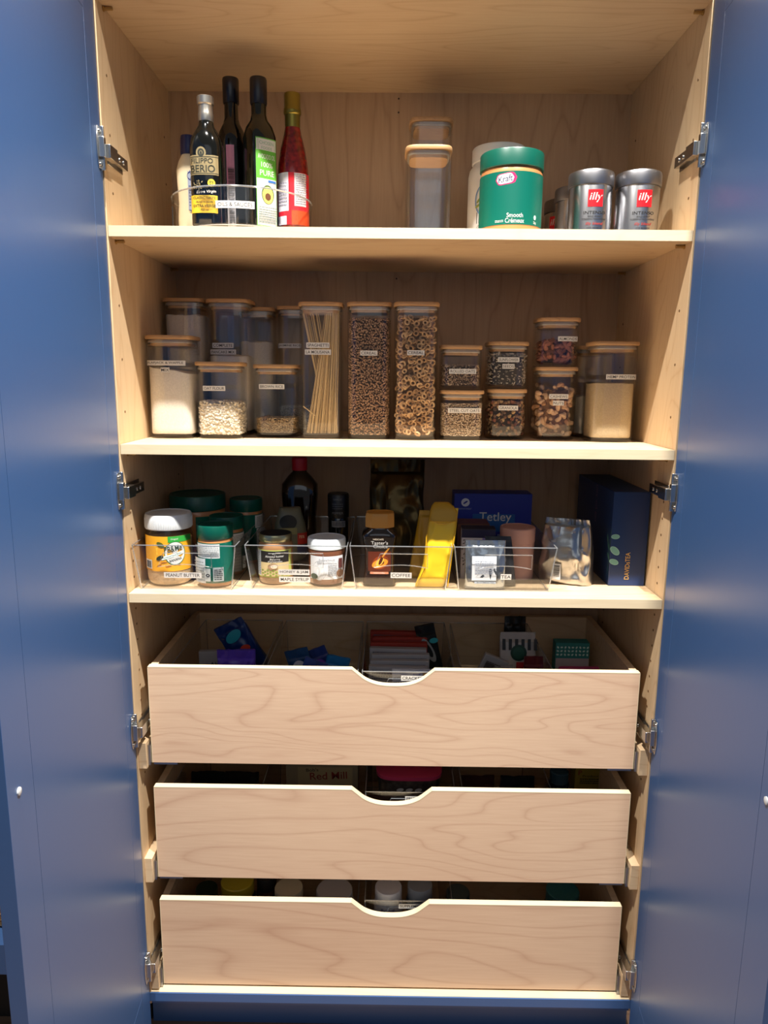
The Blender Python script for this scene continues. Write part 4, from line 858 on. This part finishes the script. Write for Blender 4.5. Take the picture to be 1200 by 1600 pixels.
t = pouch('coffee_pouch', 'second dull yellow pouch leaning behind the bright one', 'pouch', (0.5600, 0.1300, ZS), 0.045, 0.140, 0.020, pm('#a88418', 0.45, bump=0.3, bscale=60), 5, 0.003, 0, -0.012, 0.9, sx=lambda u: 0.020*u, flat=0.4, seal=0.01)
# tea bin
def pr_tea(p):
    p.rect(-0.027, 0.018, 0.021, 0.066, pm('#e9eef4', 0.5), 1); p.lines(-0.021, 0.030, 0.015, 0.058, 8, pm('#9aa3b4', 0.6), 5); p.rect(-0.022, 0.013, 0.020, 0.017, pm('#98a2ad', 0.5)); p.text('BLOOMING TEA', 0, 0.0150, 0.0022, INK, 0.034)
pouch('tea_pouch', 'shiny silver zip pouch with white text card at the front of the tea bin', 'pouch', (0.6880, 0.0580, ZS), 0.079, 0.096, 0.012, pm('#9fa8b2', 0.2, 0.9, bump=0.3, bscale=60), 6, 0.0030, 0, -0.006, 1.0, flat=0.3, seal=0.012, prints=pr_tea)
def pr_blk(p): p.text('tea', -0.002, 0.064, 0.010, pm('#8a8f96', 0.5), 0.020); p.lines(-0.012, 0.050, 0.010, 0.058, 2, pm('#5c6168', 0.5), 3)
pouch('tea_pouch', 'black matte pouch leaning right behind the silver tea pouch', 'pouch', (0.7280, 0.0830, ZS), 0.052, 0.098, 0.016, pm('#1a1c20', 0.4, bump=0.2, bscale=60), 7, 0.002, 0, -0.010, 1.0, sx=lambda u: -0.012*u, seal=0.008, prints=pr_blk)
t = thing('tea_canister', 'dusty pink round cardboard canister in the tea bin', 'canister', (0.7660, 0.1520, ZS))
R = 0.0355
MB().lathe([(R, 0), (R, 0.075)], 52).build('body', pm('#bd9083', 0.6), t)
MB().lathe([(R+0.0008, 0.0755), (R+0.0010, 0.077), (R+0.0010, 0.105), (R*0.98, 0.1068), (R*0.93, 0.1068), (R*0.92, 0.1055), (0.001, 0.1055)], 52).build('lid', pm('#c09385', 0.6), t)
t = thing('tea_box', 'royal blue tea box with white lettering standing at the back of the tea bin', 'box', (0.7300, 0.3000, ZS))
MB().box((-0.0870, -0.030, 0), (0.0870, 0.030, 0.156)).build('carton', pm('#1d2f9a', 0.4), t, bevel=0.001)
p = Print(on_flat(-0.0300)); p.rect(-0.0867, 0.0003, 0.0867, 0.1557, pm('#1b2c94', 0.4), 1); p.rect(-0.045, 0.070, 0.050, 0.110, pm('#1f5a9e', 0.4), 1); p.text('Tetley', 0.006, 0.101, 0.026, WHITE, 0.072); p.disc(-0.062, 0.136, 0.0095, 0.0095, pm('#d4dce6', 0.5)); p.disc(-0.062, 0.136, 0.006, 0.002, pm('#1b2c94', 0.5), 0.6); p.text('RAINFOREST', -0.062, 0.1215, 0.0035, pm('#8fa0c8', 0.5), 0.028); p.text('ORANGE PEKOE', 0.004, 0.060, 0.008, pm('#c8d0e0', 0.5), 0.08); p.build(t, 'print')
t = thing('tea_box', 'small white and purple tea box with green emblem behind the silver pouch', 'box', (0.6820, 0.1420, ZS), radians(-3))
MB().box((-0.0345, -0.018, 0), (0.0345, 0.018, 0.104)).build('carton', pm('#cfc9cf', 0.5), t, bevel=0.001)
p = Print(on_flat(-0.018)); p.rect(-0.0343, 0.087, 0.0343, 0.104, pm('#201c40', 0.5), 1); p.rect(0.017, 0.0, 0.0343, 0.086, pm('#8e80ae', 0.5), 1)
r_ = random.Random(8)
for i in range(26): p.disc(r_.uniform(-0.033, -0.016), r_.uniform(0.03, 0.084), 0.0026, 0.001, INK, r_.uniform(0, 3), 8)
p.disc(-0.001, 0.060, 0.0190, 0.0190, pm('#d8dcd4', 0.5)); p.disc(-0.001, 0.060, 0.0170, 0.0170, pm('#16382a', 0.5)); p.text('TRADITIONAL', -0.001, 0.070, 0.004, WHITE, 0.024); p.text('MEDICINALS', -0.001, 0.062, 0.004, WHITE, 0.022); p.rect(0.008, 0.083, 0.030, 0.0875, pm('#7c74b4', 0.5)); p.build(t, 'print')
MB().box((-0.0345, -0.018, 0.1041), (0.0345, 0.018, 0.1060)).build('top_flap', pm('#251d1a', 0.5), t)
t = thing('tea_box', 'brown edged tea carton lying just behind the purple tea box', 'box', (0.6800, 0.2000, ZS))
MB().box((-0.038, -0.030, 0), (0.030, 0.030, 0.107)).build('carton', pm('#5b3420', 0.5), t, bevel=0.001)
p = Print(on_flat(-0.030)); p.rect(-0.030, 0.085, 0.026, 0.100, pm('#7a4a2a', 0.5), 1); p.build(t, 'print')
# navy gift box
t = thing('tea_gift_box', 'tall navy gift box with pale green leaves at the right end of the shelf', 'box', (0.9780, 0.0930, S3))
nv = pm('#14305e', 0.42); bx = MB().box((-0.0350, 0, 0), (0.0380, 0.270, 0.1930)).build('carton', nv, t, bevel=0.0012)
p = Print(on_flat(0.0)); sage = pm('#6fa59a', 0.5); gold = pm('#c9a45c', 0.4)
for a, b, q, sz in ((-0.0265, 0.102, 0.0, 1.0), (-0.0260, 0.073, -0.75, 1.35), (-0.0265, 0.050, -0.35, 1.15)):
    p.disc(a, b, 0.0085*sz, 0.0050*sz, pm('#8fc0b4', 0.5), q); p.disc(a, b, 0.0075*sz, 0.0042*sz, sage, q)
p.text('DAVIDsTEA', 0.001, 0.042, 0.0095, gold, 0.056, pi/2); p.build(t, 'print')
p = Print(lambda x, z, l: (-0.0350-l, x, z)); 
for a, b, q, sz in ((0.012, 0.080, 0.9, 1.1), (0.010, 0.060, 0.5, 1.1), (0.020, 0.095, 1.2, 1.0)): p.disc(a, b, 0.009*sz, 0.0035*sz, pm('#4d7f78', 0.5), q)
p.disc(0.004, 0.07, 0.0008, 0.05, sage, 0.1)
p.text('tea for you', 0.115, 0.150, 0.016, pm('#8a6a86', 0.5), 0.08, pi/2); p.build(t, 'side_print')

# ------------------------------------------------------------------ drawer contents
def carton(label, loc, sx_, sy_, sz_, c, rz=0, prints=None, name='carton_box', rot=None):
    t = thing(name, label, 'box', loc, rz)
    if rot: t.rotation_euler = rot
    MB().box((-sx_/2, 0, 0), (sx_/2, sy_, sz_)).build('carton', pm(c, 0.5), t, bevel=0.001)
    if prints: p = Print(on_flat(0.0)); prints(p); p.build(t, 'print')
    return t
DZ = [DRW[k][0]+0.0202 for k in range(3)]
z = DZ[0]
for xc, lab in ((0.150, 'long clear bin of bags at the left of the top drawer'), (0.345, 'clear bin of snack packets left of the drawer notch'), (0.540, 'clear bin of crackers, sticker reads CRACKERS, in the top drawer'), (0.740, 'clear bin of bars and packets right of the drawer notch')):
    make_bin(lab, xc, 0.040, 0.300, wt=0.186, wb=0.172, h=0.172, z=z, text=[('CRACKERS', 0.050, 0.010, 0.159)] if 'CRACKERS' in lab else ())
zb = z+0.0024
def stripes(c1, c2, n=5):
    def f(p):
        for i in range(n): p.rect(-0.03, 0.03+i*0.02, 0.03, 0.036+i*0.02, pm(c1 if i % 2 else c2, 0.5), 1)
    return f
pouch('snack_bag', 'teal and navy snack bag leaning up at the left of the top drawer', 'bag', (0.215, 0.200, zb+0.085), 0.070, 0.150, 0.024, pm('#0d2c66', 0.3, bump=0.4, bscale=40), 11, 0.006, 0, 0, 1, rot=(0.1, radians(-28), 0), prints=lambda p: (p.disc(0.0, 0.12, 0.02, 0.012, pm('#1f8fa0', 0.4), 0.3), p.disc(-0.01, 0.06, 0.022, 0.018, pm('#6a3fb0', 0.4)), p.disc(0.01, 0.085, 0.012, 0.008, pm('#c8402a', 0.4))))
pouch('snack_bag', 'purple and teal snack bag low in the left bin of the top drawer', 'bag', (0.180, 0.110, zb+0.02), 0.080, 0.165, 0.030, pm('#5a3fb0', 0.3, bump=0.4, bscale=40), 12, 0.006, 0, 0, 1, prints=lambda p: p.disc(0, 0.09, 0.02, 0.02, pm('#2a8fb0', 0.4)))
carton('pale grey packet standing at the far left of the top drawer', (0.120, 0.130, zb), 0.050, 0.012, 0.172, '#8c8c8c', radians(6), lambda p: (p.text('Ahi', 0.008, 0.142, 0.012, INK, 0.02), p.lines(-0.02, 0.08, 0.02, 0.12, 6, INK, 3)), 'snack_packet')
for i, (x, y, c, ry, c2) in enumerate(((0.305, 0.10, '#3a4f8e', 20, '#b04a3a'), (0.335, 0.15, '#23476e', -14, '#cfcfd4'), (0.368, 0.11, '#1d6a9c', 12, '#2a2f5a'), (0.390, 0.17, '#2f3f7c', -22, '#7a4ab0'))):
    pouch('snack_bar', ['blue and red wrapped snack bar left of the drawer notch', 'dark blue and white wrapped bar behind the blue and red one', 'bright blue wrapped bar nearest the drawer notch', 'navy and purple wrapped bar at the back near the notch'][i], 'snack', (x, y, zb+0.045), 0.050, 0.140, 0.022, pm(c, 0.3, bump=0.4, bscale=50), 20+i, 0.004, radians(10*i-10), 0, 1, rot=(0.15, radians(ry), 0), prints=lambda p, c2=c2: p.disc(0, 0.10, 0.015, 0.018, pm(c2, 0.4)))
for i in range(7):
    y = 0.11+0.022*i; hh = 0.150+0.0050*i
    carton('flat white cracker packet, number stack behind the drawer notch' if False else ['front white cracker packet in the row behind the notch', 'second white cracker packet from the notch', 'third white cracker packet from the notch', 'middle right white cracker packet in the notch row', 'white cracker packet with red band, third from the back', 'red topped cracker packet, second from the back', 'red topped cracker packet at the very back of the row'][i],
           (0.520+0.003*(i % 3), y, zb), 0.125, 0.014, hh, '#a9a7a8' if i < 4 else '#9c2f20', radians(2*(i % 3)-2), lambda p, hh=hh, i=i: (p.lines(-0.055, hh-0.030, 0.055, hh-0.004, 4, pm('#5c5c66', 0.6), i+3), p.rect(0.03, hh-0.02, 0.055, hh-0.008, pm('#6a1d18', 0.5))), 'cracker_packet')
pouch('cracker_sleeve', 'white and blue cracker sleeve lying at the drawer notch', 'snack', (0.555, 0.075, zb+0.095), 0.095, 0.066, 0.024, pm('#c7c9d2', 0.35, bump=0.3, bscale=50), 31, 0.003, 0, 0, 1, prints=lambda p: (p.rect(-0.005, 0.01, 0.010, 0.06, pm('#27459c', 0.4)), p.lines(-0.045, 0.015, -0.008, 0.055, 5, pm('#5c5c6a', 0.5), 4), p.rect(0.015, 0.05, 0.045, 0.062, pm('#b8852c', 0.4)), p.lines(0.015, 0.01, 0.045, 0.045, 4, pm('#3a57a8', 0.5), 6)))
pouch('snack_bag', 'dark bag with teal corner behind the notch, right side', 'bag', (0.613, 0.240, zb+0.04), 0.046, 0.165, 0.03, pm('#1c2326', 0.3, bump=0.4, bscale=40), 32, 0.006, 0, 0, 1, rot=(0.05, radians(-12), 0), prints=lambda p: (p.disc(0, 0.11, 0.010, 0.030, pm('#9aa0a0', 0.4), 0.3, 20, 0.6), p.disc(0.015, 0.13, 0.010, 0.006, pm('#2aa0a8', 0.4))))
carton('white leaflet packet tilted in the right bin of the top drawer', (0.690, 0.150, zb+0.055), 0.055, 0.010, 0.115, '#9a9793', 0, lambda p: (p.lines(-0.02, 0.05, 0.02, 0.105, 8, pm('#5c5650', 0.5), 3), p.rect(-0.02, 0.08, 0.0, 0.10, pm('#4a443e', 0.5))), 'snack_packet', rot=(0.1, radians(22), 0))
carton('white packet lying lower right of the tilted leaflet', (0.735, 0.110, zb+0.09), 0.080, 0.012, 0.060, '#8f8d8b', 0, lambda p: p.lines(-0.03, 0.02, 0.03, 0.05, 4, pm('#5c5650', 0.5), 5), 'snack_packet', rot=(0.1, radians(-12), 0))
pouch('coffee_bag', 'bag with green round emblem and black and white stripes in the top drawer', 'bag', (0.788, 0.210, zb+0.01), 0.082, 0.185, 0.040, pm('#b3aea8', 0.4, bump=0.2, bscale=50), 33, 0.003, 0, 0, 0.95, prints=lambda p: ([p.rect(-0.036+i*0.014, 0.148, -0.029+i*0.014, 0.172, pm('#17181a', 0.4), 1) for i in range(6)], p.disc(0, 0.142, 0.018, 0.018, pm('#10382a', 0.4)), p.disc(0, 0.142, 0.013, 0.013, pm('#1f4f3c', 0.4)), p.rect(-0.005, 0.04, 0.035, 0.122, pm('#a82a32', 0.4), 1)))
pouch('snack_bag', 'red and dark packet to the right of the striped bag', 'bag', (0.808, 0.130, zb+0.02), 0.045, 0.150, 0.025, pm('#5c2024', 0.4, bump=0.3, bscale=50), 34, 0.004, 0, 0, 0.9)
pouch('coffee_bag', 'small black bag top peeking above the striped bag', 'bag', (0.792, 0.275, zb+0.02), 0.050, 0.190, 0.030, pm('#101312', 0.35, bump=0.2, bscale=50), 35, 0.004)
carton('teal patterned box at the right of the top drawer', (0.922, 0.250, z), 0.078, 0.030, 0.158, '#2a7f7c', 0, lambda p: ([p.disc(-0.034+0.0085*(i % 9), 0.130+0.009*(i//9), 0.003, 0.002, pm('#c2ddd6', 0.5), i) for i in range(27)], p.rect(-0.038, 0.02, 0.038, 0.122, pm('#a79fa6', 0.5), 1)), 'snack_box')
pouch('candy_bag', 'magenta bag lying at the right end of the top drawer', 'bag', (0.905, 0.130, z+0.065), 0.105, 0.085, 0.050, pm('#b03a6c', 0.4, bump=0.3, bscale=50), 36, 0.005, 0, 0, 0.8, flat=0.1)

z = DZ[1]
for xc, lab in ((0.145, 'clear bin at the left of the middle drawer'), (0.548, 'clear bin with pink lidded tub, sticker reads FRUITS & NUTS'), (0.750, 'clear bin of dark packets in the middle drawer')):
    make_bin(lab, xc, 0.040, 0.300, wt=0.186, wb=0.172, h=0.168, z=z, text=[('FRUITS & NUTS', 0.066, 0.022, 0.154)] if 'FRUITS' in lab else ())
zb = z+0.0024
carton('tan flour bag with red lettering in the middle drawer', (0.350, 0.190, z), 0.165, 0.055, 0.150, '#8c8266', 0, lambda p: (p.rect(-0.055, 0.02, 0.070, 0.135, pm('#a39670', 0.5), 1), p.text("Bob's", -0.022, 0.128, 0.008, INK, 0.028, 0.05), p.text('Red Mill', 0.015, 0.114, 0.018, pm('#7a2420', 0.5), 0.085, 0.05)), 'flour_bag')
t = thing('fruit_tub', 'clear tub with pink lid behind the middle drawer notch', 'tub', (0.548, 0.170, zb))
MB().loft([(0, 0.062, 0.050, 4), (0.147, 0.070, 0.056, 4)], 48).build('tub_body', pm('#4a4038', 0.2, coat=0.5, vary=0.6, bscale=60), t)
MB().loft([(0.148, 0.073, 0.059, 4), (0.156, 0.073, 0.059, 4), (0.158, 0.066, 0.052, 4)], 48).build('lid', pm('#c2385e', 0.4), t)
p = Print(on_sq(0.134, 0.112, 4)); [p.disc(-0.02+0.02*i, 0.125, 0.008, 0.004, pm('#c9c2b8', 0.5), 0.2) for i in range(3)]; p.build(t)
pouch('dried_fruit_bag', 'dark red bag of dried fruit right behind the FRUITS & NUTS sticker', 'bag', (0.535, 0.072, zb), 0.150, 0.138, 0.030, pm('#331114', 0.3, bump=0.4, bscale=50), 41, 0.004, flat=0.5)
for i, (x, c, lab) in enumerate(((0.10, '#141a16', 'black green bag at the far left of the middle drawer'), (0.175, '#1c1a18', 'dark wrapped bag second from the left in the middle drawer'), (0.700, '#3a1c1a', 'dark maroon bag in the right bin of the middle drawer'), (0.790, '#17191c', 'black bag at the right of the middle drawer bin'))):
    pouch('baking_bag', lab, 'bag', (x, 0.150, zb), 0.075, 0.140, 0.045, pm(c, 0.35, bump=0.4, bscale=50), 42+i, 0.006)
t = thing('spice_jar', 'small blue grey capped jar near the yellow box in the middle drawer', 'jar', (0.895, 0.200, z))
MB().lathe([(0.020, 0), (0.022, 0.003), (0.022, 0.10), (0.019, 0.105)], 32).build('jar_body', pm('#20303a', 0.2), t); MB().lathe([(0.021, 0.104), (0.021, 0.128), (0.019, 0.130)], 32).build('cap', pm('#3a5a68', 0.4), t)
carton('yellow box with red mark and black print, right end of the middle drawer', (0.955, 0.180, z), 0.058, 0.040, 0.150, '#8f7d2c', 0, lambda p: (p.text('P', -0.018, 0.136, 0.012, pm('#8a2a20', 0.5)), p.text('Product', 0.006, 0.128, 0.005, INK, 0.036), p.lines(-0.018, 0.108, 0.024, 0.124, 3, INK, 3)), 'spice_box')

z = DZ[2]
make_bin('clear bin of supplement bottles, sticker reads SUPPLEMENTS', 0.548, 0.040, 0.300, wt=0.186, wb=0.172, h=0.172, z=z, text=[('SUPPLEMENTS', 0.062, 0.010, 0.160)])
make_bin('clear bin of tubs at the left of the bottom drawer', 0.345, 0.040, 0.300, wt=0.186, wb=0.172, h=0.135, z=z)
zb = z+0.0024
def capped(name, label, x, y, R, H, body, cap, zz=zb, pr=None, ch=0.03):
    t = thing(name, label, 'bottle', (x, y, zz)); MB().lathe([(R*0.95, 0), (R, 0.003), (R, H-ch-0.01), (R*0.86, H-ch)], 40).build('bottle_body', pm(body, 0.35), t)
    MB().lathe([(R*0.9, H-ch), (R*0.92, H-ch+0.001), (R*0.92, H-0.002), (R*0.88, H), (0.001, H)], 40).build('cap', pm(cap, 0.4), t)
    if pr: p = Print(on_cyl(R)); pr(p); p.build(t)
    return t
capped('supplement_tub', 'dark tub with yellow lid at the left of the bottom drawer', 0.165, 0.120, 0.040, 0.155, '#20221c', '#c9b534', z)
capped('supplement_tub', 'yellow cream lidded jar left of the bottom drawer notch', 0.285, 0.090, 0.034, 0.160, '#b8932f', '#cfc3a0', zb)
capped('supplement_tub', 'white tub with red printed lid next to the bottom drawer notch', 0.385, 0.100, 0.044, 0.148, '#a9a7a4', '#c5c2be', zb, ch=0.02)
capped('supplement_bottle', 'white supplement bottle with red and blue label at the notch', 0.505, 0.085, 0.032, 0.170, '#c9c9c9', '#d8d8d8', zb, lambda p: (p.text('STEEL', 0, 0.115, 0.012, pm('#b02a30', 0.5), 0.045), p.text('BONE', 0, 0.132, 0.008, pm('#2a3f8a', 0.5), 0.03), p.lines(-0.03, 0.06, 0.03, 0.10, 5, pm('#3a4a8a', 0.5), 3)))
capped('supplement_bottle', 'grey supplement bottle to the right of the red and blue one', 0.575, 0.100, 0.030, 0.165, '#6a7076', '#9aa0a4', zb)
capped('supplement_bottle', 'small dark bottle far right of the notch in the bottom drawer', 0.660, 0.100, 0.028, 0.150, '#3a4440', '#4a5450', z)
capped('supplement_bottle', 'green glass bottle at the left edge of the bottom drawer', 0.100, 0.100, 0.026, 0.150, '#2a4a2a', '#22301f', z)
capped('supplement_tub', 'teal topped tub at the right of the bottom drawer', 0.900, 0.130, 0.040, 0.135, '#20282c', '#3f7f80', z)
capped('supplement_bottle', 'orange brown bottle between the green bottle and yellow lid tub', 0.225, 0.150, 0.024, 0.145, '#5a3418', '#33302c', z)
